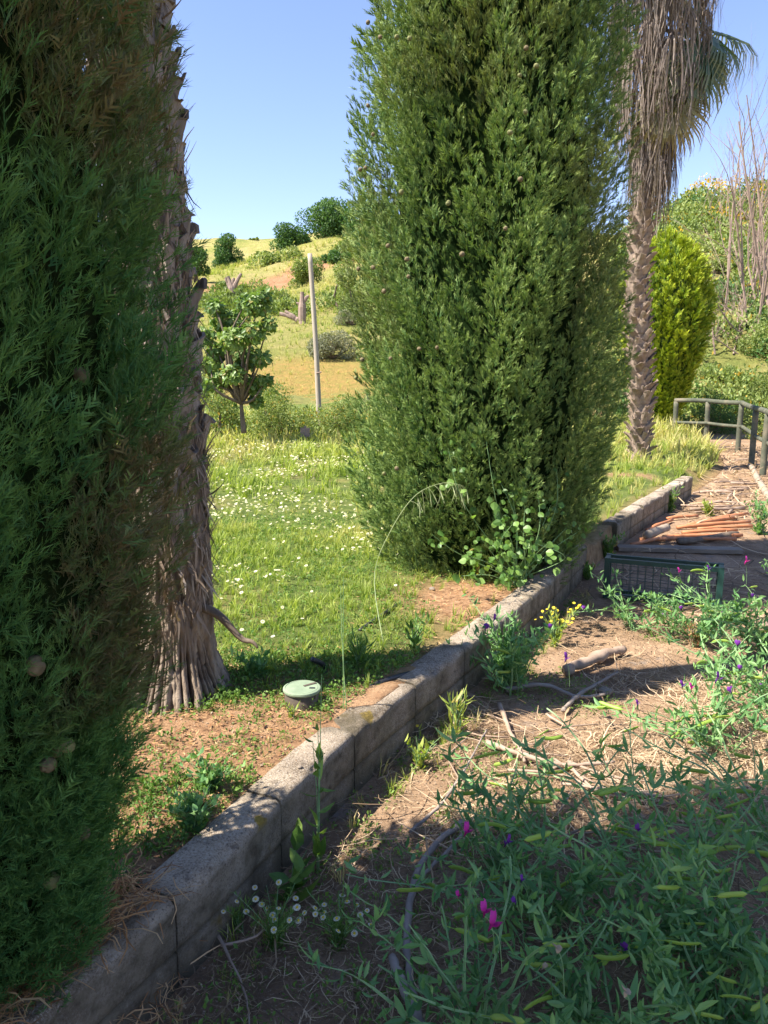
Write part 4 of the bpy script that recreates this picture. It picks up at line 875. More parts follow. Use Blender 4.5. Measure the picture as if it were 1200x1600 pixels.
for nm, y in (('wire_panel', 0), ('wire_panel', Wc)):
    g = Geo()
    for x in np.arange(.05, Lc, .05): V, F = tube([(x, y, .02), (x + .001, y, Hc)], .0018, 4, False); g.add(V @ RM.T, F)
    for z in np.arange(.06, Hc, .05): V, F = tube([(0, y + .003, z), (Lc, y + .003, z + .001)], .0018, 4, False); g.add(V @ RM.T, F)
    g.build(nm, M['wire'], t)
# ------------------------------------------------------------------ orange conduits, board, logs
def rod(name, label, cat, mt, pts, r, n=10, group=None, k=9, wob=0., taper=1.):
    P = spline(np.array(pts, float), k); g_ = np.random.default_rng(len(label) + int(abs(P[0, 0]) * 1000)); 
    rr = r * np.linspace(1, taper, k) * (1 + wob * g_.normal(size=k)); P[1:-1] += g_.normal(size=(k - 2, 3)) * wob * r * np.array([1, 1, .3]) * 1.5
    V, F = tube(P, rr, n); b = P[0]; o = Geo().add(V, F, g_.uniform(.3, 1)).build(name, M[mt], None, True, org=b); return tag(o, label, cat, group)
Z_ = lambda u, v, z=.03: at_z(u, v, z)
for (a, b_, lb) in [((986, 851), (1060, 836), 'short orange pipe with a split end next to the kerb'), ((1000, 843), (1150, 842), 'nearest long orange pipe lying on the path'), ((1066, 832), (1152, 828), 'orange pipe second from the front of the heap'), ((1058, 824), (1172, 815), 'orange pipe in the middle of the heap'), ((1042, 810), (1090, 806), 'farthest short orange pipe by the weeds'), ((1075, 820), (1150, 808), 'thin orange pipe at the back of the heap'), ((1035, 838), (1160, 836), 'orange pipe just behind the nearest long one'), ((1090, 826), (1178, 822), 'orange pipe reaching farthest to the right'), ((1010, 828), (1050, 812), 'orange pipe slanting back beside the kerb'), ((1100, 814), (1168, 802), 'upper right orange pipe of the heap')]:
    rod('orange_pipe', lb, 'pipe', 'clay', [Z_(*a), Z_((a[0] + b_[0]) / 2, (a[1] + b_[1]) / 2 - 1, .04), Z_(*b_)], .017, k=6, wob=.12)
rod('dark_log', 'dark brown pole lying across the ends of the orange pipes', 'log', 'bark', [Z_(1060, 846), Z_(1100, 842), Z_(1152, 834)], .03, wob=.08)
rod('short_log', 'short pale wood piece crossing the orange pipes', 'log', 'whitewood', [Z_(1010, 836, .08), Z_(1042, 824, .08)], .04, wob=.06)
rod('white_pole', 'pale bleached pole lying beside the railing at the right edge', 'log', 'whitewood', [Z_(1172, 727), Z_(1186, 752), Z_(1215, 800)], .045, wob=.05)
cbd = at_z(1060, 858, .03); o = small_block('grey_board', (cbd[0], cbd[1], .03), (1.05, .13, .035), R_(-6), M['slab'], seed=8, amp=.014); tag(o, 'flat grey board across the path between crate and orange pipes', 'board')
rod('log', 'thick pale broken branch lying in the sun on the path', 'log', 'stick', [Z_(884, 1048, .04), Z_(920, 1032, .05), Z_(952, 1020, .05), Z_(975, 1014, .045)], .031, 12, wob=.16, taper=.7, k=16)
def branch(label, uv, r, mt='stick', z=.03, taper=.5, wob=.12, k=22, cat='branch'):
    return rod('dead_branch', label, cat, mt, [Z_(u, v, z + (i % 2) * .008) for i, (u, v) in enumerate(uv)], r, 9, k=k, wob=wob, taper=taper)
branch('long twisted grey branch curving down the lower middle of the photo', [(722, 1285), (690, 1310), (655, 1355), (640, 1420), (635, 1470), (640, 1530), (655, 1590)], .012, 'wood', taper=.8)
branch('second grey branch twisted beside the long one', [(735, 1288), (700, 1330), (660, 1370), (645, 1400)], .008, 'wood')
branch('flat peeling bark piece at the bottom edge', [(612, 1495), (625, 1530), (645, 1575), (660, 1610)], .013, 'wood', taper=1.1)
branch('thin curved branch rising towards the dark weeds by the kerb', [(640, 1300), (690, 1255), (730, 1195), (760, 1140)], .007, 'wood')
branch('grey driftwood like branch in front of the sunny log', [(880, 1110), (905, 1085), (940, 1065), (965, 1050)], .012, 'wood')
branch('pale branch leading to the right under the sunny log', [(760, 1160), (820, 1180), (880, 1195), (960, 1190)], .012)
branch('pale stick lying diagonally near the middle of the path', [(780, 1100), (800, 1150), (820, 1190)], .012)
branch('brown branch piece in the weeds at the path middle', [(790, 1078), (850, 1070), (900, 1088), (945, 1085)], .013, 'wood')
branch('bent straw coloured stalk at lower left of the path', [(340, 1460), (365, 1510), (385, 1560), (390, 1605)], .004)
branch('tan dry stalk lying from kerb foot towards the chamomile', [(345, 1477), (400, 1462), (440, 1420), (478, 1372)], .004)
branch('small stick in the shade under the vetch', [(695, 1545), (730, 1543), (765, 1548)], .008)
# heap of dry sticks on the far path
PTH = []
for k in range(64):
    u = random.uniform(1062, 1165); v = random.uniform(716, 796); c = at_z(u, v, .03 + random.uniform(0, .05)); 
    if kdist(c[0], c[1]) > -.25: continue
    a = random.gauss(.2, .5); L = random.uniform(.25, .8); d = np.array([math.cos(a), math.sin(a), random.uniform(-.05, .08)]) * L / 2; bnd = np.array([-d[1], d[0], 0]) * random.uniform(-.4, .4)
    rod('dry_stick', 'dry stick in the heap of pale sticks covering the far path', 'stick', 'stick', [c - d, c + bnd, c + d], random.uniform(.008, .022), 6, 'dry sticks heaped on the far path', k=6, wob=.1, taper=.6)
for k in range(40):
    u = random.uniform(700, 1180); v = random.uniform(1120, 1330); c = at_z(u, v, .015 + random.uniform(0, .02))
    if kdist(c[0], c[1]) > -.15: continue
    a = random.gauss(-.2, .8); L = random.uniform(.12, .4); d = np.array([math.cos(a), math.sin(a), 0]) * L / 2; bnd = np.array([-d[1], d[0], 0]) * random.uniform(-.5, .5)
    rod('dry_stick', 'thin dry stick among the straw in the middle of the path', 'stick', 'stick', [c - d, c + bnd, c + d], random.uniform(.003, .008), 5, 'thin sticks in the straw on the near path', k=6, wob=.15, taper=.5)
# stones and black pipes in the bed
def hose(label, pts, r): 
    P = spline(np.array(pts, float), 14); V, F = tube(P, r, 10); return tag(Geo().add(V, F).build('irrigation_pipe', M['hose'], None, True, org=P[0]), label, 'pipe')
hose('black irrigation pipe on the sunny bare soil left of the kerb', [at_z(562, 985, .24), at_z(590, 965, .25), at_z(625, 942, .24)], .009)
hose('black irrigation pipe in the shade just behind the kerb', [at_z(575, 1075, .24), at_z(605, 1062, .255), at_z(640, 1052, .24)], .011)
hose('black pipe in the soil at lower left below the cypress', [at_z(140, 1402, .23), at_z(165, 1385, .245), at_z(195, 1362, .235)], .010)
hose('upright black pipe stub in the shaded grass behind the valve box', [at_z(508, 1062, .22), at_z(506, 1040, .28), at_z(488, 1030, .33)], .012)
def stone(label, u, v, z, s_, seed):
    n = 9; th = np.linspace(0, PI, n); ph = np.arange(13) * 2 * PI / 12; T, Ph = np.meshgrid(th, ph, indexing='ij'); V = np.stack([np.sin(T) * np.cos(Ph), np.sin(T) * np.sin(Ph), np.cos(T) * .55], -1).reshape(-1, 3)
    V = V * (1 + .3 * fbm(V, 1.3, 3, seed))[:, None] * s_; c = at_z(u, v, z); return tag(Geo().add(V + c, grid_faces(n, 13)).build('stone', M['slab'], None, False, org=c), label, 'stone')
stone('small grey stone on top of the kerb', 468, 1198, .258, .009, 1)
stone('pale stone on the dry soil between palm and kerb', 418, 1175, .23, .022, 2)
stone('round grey stone on the path behind the driftwood branch', 945, 1080, .02, .035, 4)
stone('stone lying at the foot of the big cypress', 675, 920, .23, .02, 5)

# ------------------------------------------------------------------ ground plants: grass, daisies, litter (nobody could count them)
def blade_t(g, n=7, h=1., bend=.5, w=.035):
    V = []; T = []; tt = []
    for k in range(n):
        a = g.uniform(0, 2 * PI); o = np.array([math.cos(a), math.sin(a), 0]); sd = np.array([-math.sin(a), math.cos(a), 0]); L = h * g.uniform(.5, 1.); b = g.uniform(.1, bend); p = o * g.uniform(0, .15)
        i = len(V); m = p + o * b * .3 * L + np.array([0, 0, .55 * L]); e = p + o * b * L + np.array([0, 0, L * (1 - b * .35)])
        V += [p - sd * w, p + sd * w, m - sd * w * .8, m + sd * w * .8, e]; T += [[i, i + 1, i + 3], [i, i + 3, i + 2], [i + 2, i + 3, i + 4]]; tt += [0, 0, .5, .5, 1]
    return np.array(V), np.array(T), np.array(tt)
def leafy_t(g, n=10, h=.6, s=.3):
    V = []; T = []; tt = []
    for k in range(n):
        p = np.array([g.uniform(-.5, .5), g.uniform(-.5, .5), g.uniform(.05, 1) * h]); d = unit(np.array([p[0] * 1.2, p[1] * 1.2, .35]) + g.normal(size=3) * .4); B = basis(d[None], (np.array([0, 0, 1.]) + g.normal(size=3) * .5)[None])[0]
        i = len(V); L = LEAF2[0] * s * g.uniform(.6, 1.2); V += list(L @ B.T + p); T += [[i, i + 1, i + 2], [i, i + 2, i + 3]]; tt += [p[2] / h * .6] * 4
        V += [np.array([p[0] * .2, p[1] * .2, 0]), np.array([p[0] * .2 + .02, p[1] * .2, 0]), p]; T += [[i + 4, i + 5, i + 6]]; tt += [0, 0, 0]
    return np.array(V), np.array(T), np.array(tt)
G2 = np.random.default_rng(12)
TUFT = [blade_t(G2, 8, 1, .8, .03) for _ in range(4)]; BROAD = [leafy_t(G2, 11, .7, .28) for _ in range(4)]; FINE = [blade_t(G2, 12, 1, .6, .012) for _ in range(3)]
def scatter_ground(n, xr, yr, dens, g_):
    x = g_.uniform(*xr, n); y = g_.uniform(*yr, n); m = g_.uniform(0, 1, n) < dens(x, y); return x[m], y[m]
def infr(x, y, pad=.12): return (np.abs(x) < (.5 + pad) * y + .4)
def upright(n, g_, tilt=.25):
    a = g_.uniform(0, 2 * PI, n); D = unit(np.array([0, 0, 1.]) + g_.normal(size=(n, 3)) * tilt); return basis(D, np.stack([np.cos(a), np.sin(a), 0 * a], -1))
def veg(name, temps, n, xr, yr, dens, size, mat, seed, zoff=-.005, dryf=None, tilt=.25, zf=None):
    g_ = np.random.default_rng(seed); x, y = scatter_ground(n, xr, yr, dens, g_); z = (zf or zground)(x, y) + zoff; P = np.stack([x, y, z], -1); k = g_.integers(0, len(temps), len(x)); g = Geo()
    B = upright(len(x), g_, tilt) * (size(x, y) * g_.uniform(.55, 1.3, len(x)))[:, None, None]; r = np.clip(.5 + .5 * fbm(P[:, :2], 1.1, 3, seed) + g_.uniform(-.3, .3, len(x)), 0, 1)
    dr = dryf(x, y, g_) if dryf else np.zeros(len(x))
    for j, t_ in enumerate(temps): m = k == j; g.inst(t_, B[m], P[m], r[m], dr[m])
    return kind(g.build(name, mat), 'stuff')
pathd = lambda x, y: (kdist(x, y) < -.02)
lawnd = lambda x, y: kdist(x, y) > .14
dryl = lambda x, y, g_: np.clip(sstep((fbm(np.stack([x, y], -1), .8, 3, 61) + .05 + .5 * sstep((y - 9) / 5)) / .5) * .5 * g_.uniform(0, 1.6, len(x)), 0, .95)
veg('meadow_grass', TUFT + FINE, 9500, (-3.2, 2.), (2.7, 6.5), lambda x, y: lawnd(x, y) * infr(x, y) * (.06 + .94 * lawn_green(x, y)), lambda x, y: (.055 + .045 * (y - 2.7) / 4) * (1 + .5 * vnoise(np.stack([x, y], -1), 2.2, 33)), M['grass'], 1, dryf=dryl)
veg('lawn_clover', BROAD, 7000, (-3.2, 2.), (2.7, 7.), lambda x, y: lawnd(x, y) * infr(x, y) * (.02 + .98 * lawn_green(x, y)), lambda x, y: .055 + 0 * y, M['weed'], 2)
veg('far_meadow_grass', TUFT, 11000, (-10, 9), (6.2, 19.), lambda x, y: lawnd(x, y) * infr(x, y) * (.25 + .75 * lawn_green(x, y)), lambda x, y: (.115 + .022 * (y - 6)) * (1 + .45 * vnoise(np.stack([x, y], -1), 1.2, 34)), M['grass'], 3, dryf=dryl)
veg('shaded_bed_weeds', BROAD, 9500, (-1.9, .6), (1.2, 3.4), lambda x, y: lawnd(x, y) * sstep((fbm(np.stack([x, y], -1), 1.9, 3, 71) + .5) / .35) * np.where((y > 2.32) & (y < 2.8) & (x > -1.2), .16, .9), lambda x, y: .055 + 0 * y, M['weed'], 4)
veg('bed_grass', FINE, 2600, (-1.9, .8), (1.2, 3.6), lambda x, y: lawnd(x, y) * sstep((fbm(np.stack([x, y], -1), 2.3, 3, 73) + .1) / .3) * np.where((y > 2.32) & (y < 2.8), .35, .8), lambda x, y: .05 + 0 * y, M['weed'], 5, dryf=lambda x, y, g_: (g_.uniform(0, 1, len(x)) < .4) * .9)
veg('hill_grass', TUFT, 19000, (-30, 34), (17.5, 62), lambda x, y: infr(x, y, .06) * np.where((x / y < .03) | (x / y > .3), 1, .12) * (1 - .9 * (np.exp(-((x - on_c[0]) / 5.5) ** 2 - ((y - on_c[1]) / 4.) ** 2))), lambda x, y: .13 + .009 * (y - 17), M['grass'], 6, dryf=lambda x, y, g_: np.clip(.35 + .5 * fbm(np.stack([x, y], -1), .15, 3, 8) + g_.uniform(-.3, .3, len(x)), 0, .95)) if False else None
veg('hill_grass', TUFT, 26000, (-30, 34), (17.5, 62), lambda x, y: infr(x, y, .06) * np.where((x / y < .03), 1, .12) * (1 - .93 * np.clip(1.5 * np.exp(-((x - on_c[0]) / 6.5) ** 2 - ((y - on_c[1]) / 5.) ** 2), 0, 1)) * (.35 + .65 * (vnoise(np.stack([x, y], -1), .4, 3) > -.3)), lambda x, y: .13 + .008 * (y - 17), M['grass'], 6, dryf=lambda x, y, g_: np.clip(.4 + .8 * fbm(np.stack([x, y], -1), .15, 3, 8) + g_.uniform(-.3, .3, len(x)), 0, .95))
veg('path_weeds', BROAD, 5200, (-.9, 3.), (1.1, 5.2), lambda x, y: pathd(x, y) * infr(x, y) * np.maximum(.8 * (kdist(x, y) > -.16), 1. * (vnoise(np.stack([x, y], -1), 2.3, 14) > .25)), lambda x, y: .05 + 0 * y, M['weed'], 41, zf=path_z)
veg('path_grass', FINE, 900, (-.9, 3.), (1.1, 5.2), lambda x, y: pathd(x, y) * infr(x, y) * (kdist(x, y) > -.2), lambda x, y: .10 + 0 * y, M['grass'], 42, zf=path_z, dryf=lambda x, y, g_: (g_.uniform(0, 1, len(x)) < .5) * .9)
# daisies
def daisy_t(n=9, s=1.):
    V = [(0, 0, 0.)]; T = []
    for k in range(n): a = 2 * PI * k / n; b = 2 * PI * (k + .78) / n; V += [(math.cos(a) * .5, math.sin(a) * .5, .03), (math.cos(b) * .5, math.sin(b) * .5, .03)]; T.append([0, 2 * k + 1, 2 * k + 2])
    return np.array(V), np.array(T), np.zeros(len(V))
DAISY = daisy_t(); DOT = (np.array([(math.cos(a) * .17, math.sin(a) * .17, .05) for a in np.arange(6) * PI / 3] + [(0, 0, .14)]), np.array([[k, (k + 1) % 6, 6] for k in range(6)]), np.zeros(7))
def daisies():
    g_ = np.random.default_rng(9); n = 20000; x = g_.uniform(-5, 2.2, n); y = g_.uniform(3.4, 13.5, n)
    cl = sstep((vnoise(np.stack([x, y * .8], -1), 1.6, 91) * .6 + vnoise(np.stack([x, y], -1), .7, 92) * .6 - .12) / .35)
    cl = np.clip(cl * .75 + .07, 0, 1) * np.where((y > 9.5) & (y < 12.5), .9, .8); m = (g_.uniform(0, 1, n) < cl) & (kdist(x, y) > .7) & infr(x, y, .05) & (lawn_green(x, y) > .3)
    x, y = x[m], y[m]; z = zground(x, y) + g_.uniform(.05, .1, len(x)) + .006 * (y - 3); P = np.stack([x, y, z], -1); B = upright(len(x), g_, .35); s_ = (.019 + .0013 * np.clip(y - 4, 0, 9)) * g_.uniform(.8, 1.25, len(x))
    g = Geo().inst(DAISY, B * s_[:, None, None], P, g_.uniform(0, 1, len(x))); kind(g.build('daisies', M['white']), 'stuff')
    g = Geo().inst(DOT, B * s_[:, None, None], P, g_.uniform(0, 1, len(x))); kind(g.build('daisy_centres', M['yellow']), 'stuff')
daisies()
# straw and litter
def strip_t(g, n=4, w=.03, bend=.5):
    V = []; F = []; a = g.uniform(-bend, bend); p = np.zeros(3); d = 0; 
    for k in range(n + 1):
        sd = np.array([-math.sin(d), math.cos(d), 0]) * w * (1 - .6 * abs(2 * k / n - 1)); V += [p - sd, p + sd]; p = p + np.array([math.cos(d), math.sin(d), g.uniform(-.05, .12) if k < n / 2 else g.uniform(-.12, .04)]) / n; d += a / n * 2 + g.uniform(-.2, .2)
    T = []
    for k in range(n): T += [[2 * k, 2 * k + 1, 2 * k + 3], [2 * k, 2 * k + 3, 2 * k + 2]]
    return np.array(V), np.array(T), np.zeros(len(V))
STRIP = [strip_t(G2, 3, .02, 1.1) for _ in range(6)]; CHIP = [strip_t(G2, 2, .11, .9) for _ in range(5)]
def litter(name, temps, n, xr, yr, dens, size, mat, seed, zoff=.004, zf=None, zr=.02, tl=.18, dryf=None):
    g_ = np.random.default_rng(seed); x, y = scatter_ground(n, xr, yr, dens, g_); P = np.stack([x, y, (zf or zground)(x, y) + zoff + g_.uniform(0, zr, len(x))], -1)
    a = g_.uniform(0, 2 * PI, len(x)); X = np.stack([np.cos(a), np.sin(a), g_.normal(size=len(x)) * tl], -1); X = unit(X); Z = unit(np.array([0, 0, 1.]) + g_.normal(size=(len(x), 3)) * tl); Yv = unit(np.cross(Z, X)); Z = np.cross(X, Yv)
    B = np.stack([X, Yv, Z], -1) * (size(x, y) * g_.uniform(.4, 1.5, len(x)))[:, None, None]; k = g_.integers(0, len(temps), len(x)); g = Geo(); r = g_.uniform(0, 1, len(x)); dr = dryf(x, y, g_) if dryf else np.zeros(len(x))
    for j, t_ in enumerate(temps): m = k == j; g.inst(t_, B[m], P[m], r[m], dr[m])
    return kind(g.build(name, mat), 'stuff')
bare = lambda x, y: (fbm(np.stack([x, y], -1), 1.5, 3, 81) < .22) * 1.
litter('straw_litter', STRIP, 56000, (-.9, 3.2), (1.1, 4.8), lambda x, y: pathd(x, y) * infr(x, y) * (.12 + .88 * bare(x, y)) * np.where(y > 3.6, .3, 1), lambda x, y: .055 + 0 * y, M['straw'], 11, zf=path_z, zr=.03)
litter('far_bark_litter', CHIP, 2600, (2.5, 8), (8.3, 16), lambda x, y: pathd(x, y) * infr(x, y) * .8, lambda x, y: .07 + 0 * y, M['straw'], 24, zf=path_z, zr=.03)
litter('far_straw_litter', STRIP, 11000, (.8, 8), (4.6, 16), lambda x, y: pathd(x, y) * infr(x, y) * np.where((y > 5.9) & (y < 8), .25, .8), lambda x, y: .2 + .015 * y, M['straw'], 12, zf=path_z, zr=.03)
litter('path_leaf_litter', CHIP + STRIP, 26000, (-.9, 3.2), (1.1, 6.), lambda x, y: pathd(x, y) * infr(x, y) * .8, lambda x, y: .018 + 0 * y, M['straw'], 13, zf=path_z, zr=.01)
litter('bed_leaf_litter', CHIP + STRIP + STRIP, 30000, (-1.9, .9), (1.1, 3.5), lambda x, y: lawnd(x, y) * .95, lambda x, y: .020 + 0 * y, M['litter'], 14, zr=.012)
litter('bare_soil_litter', CHIP + STRIP, 9000, (-.2, 1.3), (3.4, 5.6), lambda x, y: lawnd(x, y) * (1 - lawn_green(x, y)), lambda x, y: .022 + 0 * y, M['litter'], 15, zr=.02)
TWIG = [strip_t(G2, 5, .010, .7) for _ in range(6)]
litter('path_twig_litter', TWIG, 3600, (-.9, 4), (1.1, 6.5), lambda x, y: pathd(x, y) * infr(x, y) * (.3 + .7 * ((y > 2.3) & (y < 3.6))), lambda x, y: .22 + 0 * y, M['straw'], 22, zf=path_z, zoff=.008, zr=.03, tl=.12)
litter('sunny_straw_litter', STRIP + TWIG + TWIG, 20000, (.2, 3.2), (2.3, 3.7), lambda x, y: pathd(x, y) * infr(x, y) * sstep((fbm(np.stack([x, y], -1), 1.8, 3, 82) + .4) / .5), lambda x, y: .10 + 0 * y, M['straw2'], 23, zf=path_z, zoff=.006, zr=.035, tl=.2)
OCT = (np.array([(1, 0, 0), (-1, 0, 0), (0, 1, 0), (0, -1, 0), (0, 0, .7), (0, 0, -.7)], float) * .5, np.array([[0, 2, 4], [2, 1, 4], [1, 3, 4], [3, 0, 4], [2, 0, 5], [1, 2, 5], [3, 1, 5], [0, 3, 5]]), np.zeros(6))
M['crumb'] = leafmat('soil_crumbs', [(.09, .06, .04), (.2, .135, .085), (.36, .27, .19)], None, (.2, .16, .13), 0, .9, .1)
litter('path_soil_crumbs', [OCT], 12000, (-.9, 3.), (1.1, 5.), lambda x, y: pathd(x, y) * infr(x, y) * 1. * (vnoise(np.stack([x, y], -1), 5, 7) > -.3), lambda x, y: .009 + 0 * y, M['crumb'], 18, zf=path_z, zr=.003, zoff=0, tl=.6)
litter('bed_soil_crumbs', [OCT], 7000, (-1.9, .9), (1.1, 3.5), lambda x, y: lawnd(x, y) * 1., lambda x, y: .010 + 0 * y, M['crumb'], 19, zr=.004, zoff=0, tl=.6)
litter('kerb_foot_litter', CHIP + STRIP, 7000, (-1., 2), (1.1, 5.5), lambda x, y: np.exp(-((kdist(x, y) + .04) / .07) ** 2), lambda x, y: .035 + 0 * y, M['straw'], 20, zf=path_z, zr=.03)
# dry roots and needles spilling over the near end of the kerb
litter('dry_root_tangle', STRIP, 9000, (-1.3, -.5), (.9, 1.75), lambda x, y: np.exp(-((kdist(x, y) - .12) / .12) ** 2), lambda x, y: .09 + 0 * y, M['litter'], 16, zoff=.03, zr=.05, tl=.35)
litter('kerb_top_crumbs', CHIP, 4000, (-1., 4), (1.1, 7), lambda x, y: (kdist(x, y) > .02) * (kdist(x, y) < .13), lambda x, y: .007 + 0 * y, M['litter'], 17, zf=lambda x, y: .252 + 0 * x, zoff=.0, zr=.002, tl=.1)

# ------------------------------------------------------------------ everlasting peas: winged stems, paired leaflets, pods, flowers
def leaflet(L, w, fold=.3, curl=.25, n=5): return leaf_t(L, w, fold, curl, n)
def pea_leaf(seed):
    g_ = np.random.default_rng(seed); ge = Geo()
    tv, tf = tube([(0, 0, 0), (0, .004, .012), (0, .004, .028)], [.0022, .003, .0015], 4, False); ge.add(tv, tf, .5)
    for sd in (-1, 1):
        V, F, t_ = leaflet(g_.uniform(.05, .075), .0082); a = sd * g_.uniform(.35, .75); c, s_ = math.cos(a), math.sin(a); Rm = np.array([[c, 0, s_], [0, 1, 0], [-s_, 0, c]])
        ge.add(V @ Rm.T + (0, .004, .027), F, g_.uniform(.2, .9), t_)
    P = [(0, .004, .027)]; 
    for k in range(1, 9): P.append((.008 * math.sin(k * .9) * k / 8, .004 + .006 * math.cos(k * .8) * k / 8, .027 + .0065 * k))
    tv, tf = tube(P, .0007, 3, False); ge.add(tv, tf, .8)
    return ge.mesh('leaf', M['vetch'], False)
PEAL = [pea_leaf(s_) for s_ in range(7)]
def pod_mesh(seed):
    g_ = np.random.default_rng(seed); n = 16; t = np.linspace(0, 1, n); L = g_.uniform(.055, .075); z = t * L; w = .0052 * np.minimum(1, np.minimum(t * 8 + .15, (1 - t) * 8 + .05)); th = .0018 * (1 + .35 * np.sin(t * 44)) * np.minimum(1, np.minimum(t * 8 + .15, (1 - t) * 8 + .05))
    y = .004 * np.sin(t * PI) * g_.uniform(-1, 1.5); a = np.arange(8) * 2 * PI / 8; T, A = np.meshgrid(t, a, indexing='ij')
    V = np.stack([w[:, None] * np.cos(a)[None] + y[:, None], th[:, None] * np.sin(a)[None], np.repeat(z[:, None], 8, 1)], -1).reshape(-1, 3); i_ = np.arange(n - 1)[:, None] * 8; j_ = np.arange(8)[None]
    F = np.stack([i_ + j_, i_ + (j_ + 1) % 8, i_ + 8 + (j_ + 1) % 8, i_ + 8 + j_], -1).reshape(-1, 4); ge = Geo().add(V, F, g_.uniform(0, 1))
    tv, tf = tube([(0, 0, -.02), (0, 0, 0)], .0009, 4, False); ge.add(tv, tf, 0); return ge.mesh('pod', M['pod'], True)
PODS = [pod_mesh(s_) for s_ in range(4)]
def flower_mesh(mat, seed, s=1.):
    ge = Geo(); g_ = np.random.default_rng(seed)
    # standard: broad upright bent-back petal
    m, n = 6, 7; T, U = np.meshgrid(np.linspace(0, 1, m), np.linspace(-1, 1, n), indexing='ij'); W = .011 * np.sin(PI * (T * .82 + .1)) ** .6
    V = np.stack([U * W, -.007 * T ** 2 - .005 * U ** 2 + .003, .004 + T * .018], -1).reshape(-1, 3) ; ge.add(V * s, grid_faces(m, n), g_.uniform(.5, 1))
    for sd in (-1, 1):
        V, F, t_ = leaf_t(.014, .0055, .2, .3, 4); c, s_ = math.cos(1.1), math.sin(1.1); Rm = np.array([[1, 0, 0], [0, c, s_], [0, -s_, c]])
        ge.add((V @ Rm.T + (sd * .0025, .001, .004)) * s, F, g_.uniform(0, .5))
    tv, tf = tube([(0, 0, -.012), (0, 0, .001), (0, .003, .006)], [.0008, .003, .0022], 6); ge.add(tv * s, tf, .1, 0, 0)
    return ge.mesh('flower', mat, True)
FLW = {'pink': flower_mesh(M['pink'], 1, 1.25), 'purple': flower_mesh(M['purple'], 2, 1.), 'withered': flower_mesh(M['withered'], 3, .75)}
def pea_plant(label, c, nst, L, seed, spread=.5, nleaf=26, npod=6, nfl=2, col='purple', lean=(0, 0), small=0, group=None, z0=0., name='pea_plant', leafs=1.):
    nst = int(nst * 2.1); L *= 1.32; spread *= .75; small = int(small * 9); npod = int(npod * 2.2)
    g_ = np.random.default_rng(seed); base = np.array([c[0], c[1], z0]); t = thing(name, label, 'plant', tuple(base), group); st = Geo(); nodes = []
    for k in range(nst):
        a = g_.uniform(0, 2 * PI); d = unit(np.array([math.cos(a) * spread + lean[0], math.sin(a) * spread + lean[1], 1.])); p = np.array([g_.normal() * .03, g_.normal() * .03, -.01]); P = [p]; n = 9; LL = L * g_.uniform(.6, 1.15)
        for i_ in range(n):
            d = unit(d + np.array([math.cos(a) * spread + lean[0], math.sin(a) * spread + lean[1], -.25 * i_ / n]) * .10 + g_.normal(size=3) * .13); p = p + d * LL / n; p[2] = max(p[2], .015); P.append(p)
        P = spline(P, 16); V, F = tube(P, np.linspace(.0026, .0013, 16), 4, False); st.add(V, F, g_.uniform(0, 1))
        sd = unit(np.cross(np.gradient(P, axis=0), g_.normal(size=3))); W = np.linspace(.0048, .0022, 16)[:, None]; V = np.stack([P - sd * W, P + sd * W], 1).reshape(-1, 3); F = np.array([[2 * q, 2 * q + 1, 2 * q + 3, 2 * q + 2] for q in range(15)]); st.add(V, F, g_.uniform(0, 1))
        for i_ in range(3, 16): nodes.append((P[i_], unit(np.gradient(P, axis=0)[i_]), i_ / 15))
    st.build('stems', M['vstem'], t)
    idx = g_.permutation(len(nodes))
    def orient(nd, out=.8):
        rd = unit(g_.normal(size=3) * np.array([1, 1, .4])); D = unit(nd[1] * (1 - out) + rd * out + np.array([0, 0, .25])); B = basis(D[None], unit(np.array([0, 0, 1.]) * -1 + g_.normal(size=3) * .35)[None])[0]; return B
    for j in range(nleaf): nd = nodes[idx[j % len(idx)]]; link('leaf', PEAL[g_.integers(7)], t, mat4(orient(nd), nd[0], leafs * g_.uniform(.6, 1.05)))
    if small:
        ge = Geo(); ns = small; k = g_.integers(0, len(nodes), ns); Pn = np.array([nodes[i_][0] for i_ in k]) + g_.normal(size=(ns, 3)) * .012; D = unit(g_.normal(size=(ns, 3)) + np.array([0, 0, .5])); ge.inst((leaf_t(1, .15, .3, .2, 3)), basis(D, g_.normal(size=(ns, 3)) + np.array([0, 0, -1])) * (.042 * g_.uniform(.5, 1.25, ns))[:, None, None], Pn, g_.uniform(0, 1, ns)); ge.build('small_leaves', M['vetch'], t)['kind'] = 'stuff'
    hi = [nd for nd in nodes if nd[2] > .45]
    for j in range(npod):
        nd = hi[g_.integers(len(hi))]; D = unit(np.array([g_.choice([-1, 1]) * 1., g_.normal() * .5, g_.normal() * .18])); B = basis(D[None], np.array([[g_.normal() * .2, 1., g_.normal() * .3]]))[0]; link('pod', PODS[g_.integers(4)], t, mat4(B, nd[0] + D * .02, g_.uniform(1., 1.45)))
    for j in range(nfl):
        nd = hi[g_.integers(len(hi))]; D = unit(np.array([g_.normal() * .4, -.3, 1.])); B = basis(D[None], np.array([[g_.normal() * .4, -1., 0]]))[0]; p = nd[0] + np.array([0, 0, .015]) + g_.normal(size=3) * .008
        link('flower', FLW[col if g_.uniform() < .7 else 'withered'], t, mat4(B, p, g_.uniform(.8, 1.2)))
    return t
def pk(u, v): p = at_z(u, v, 0.); return (p[0], p[1])
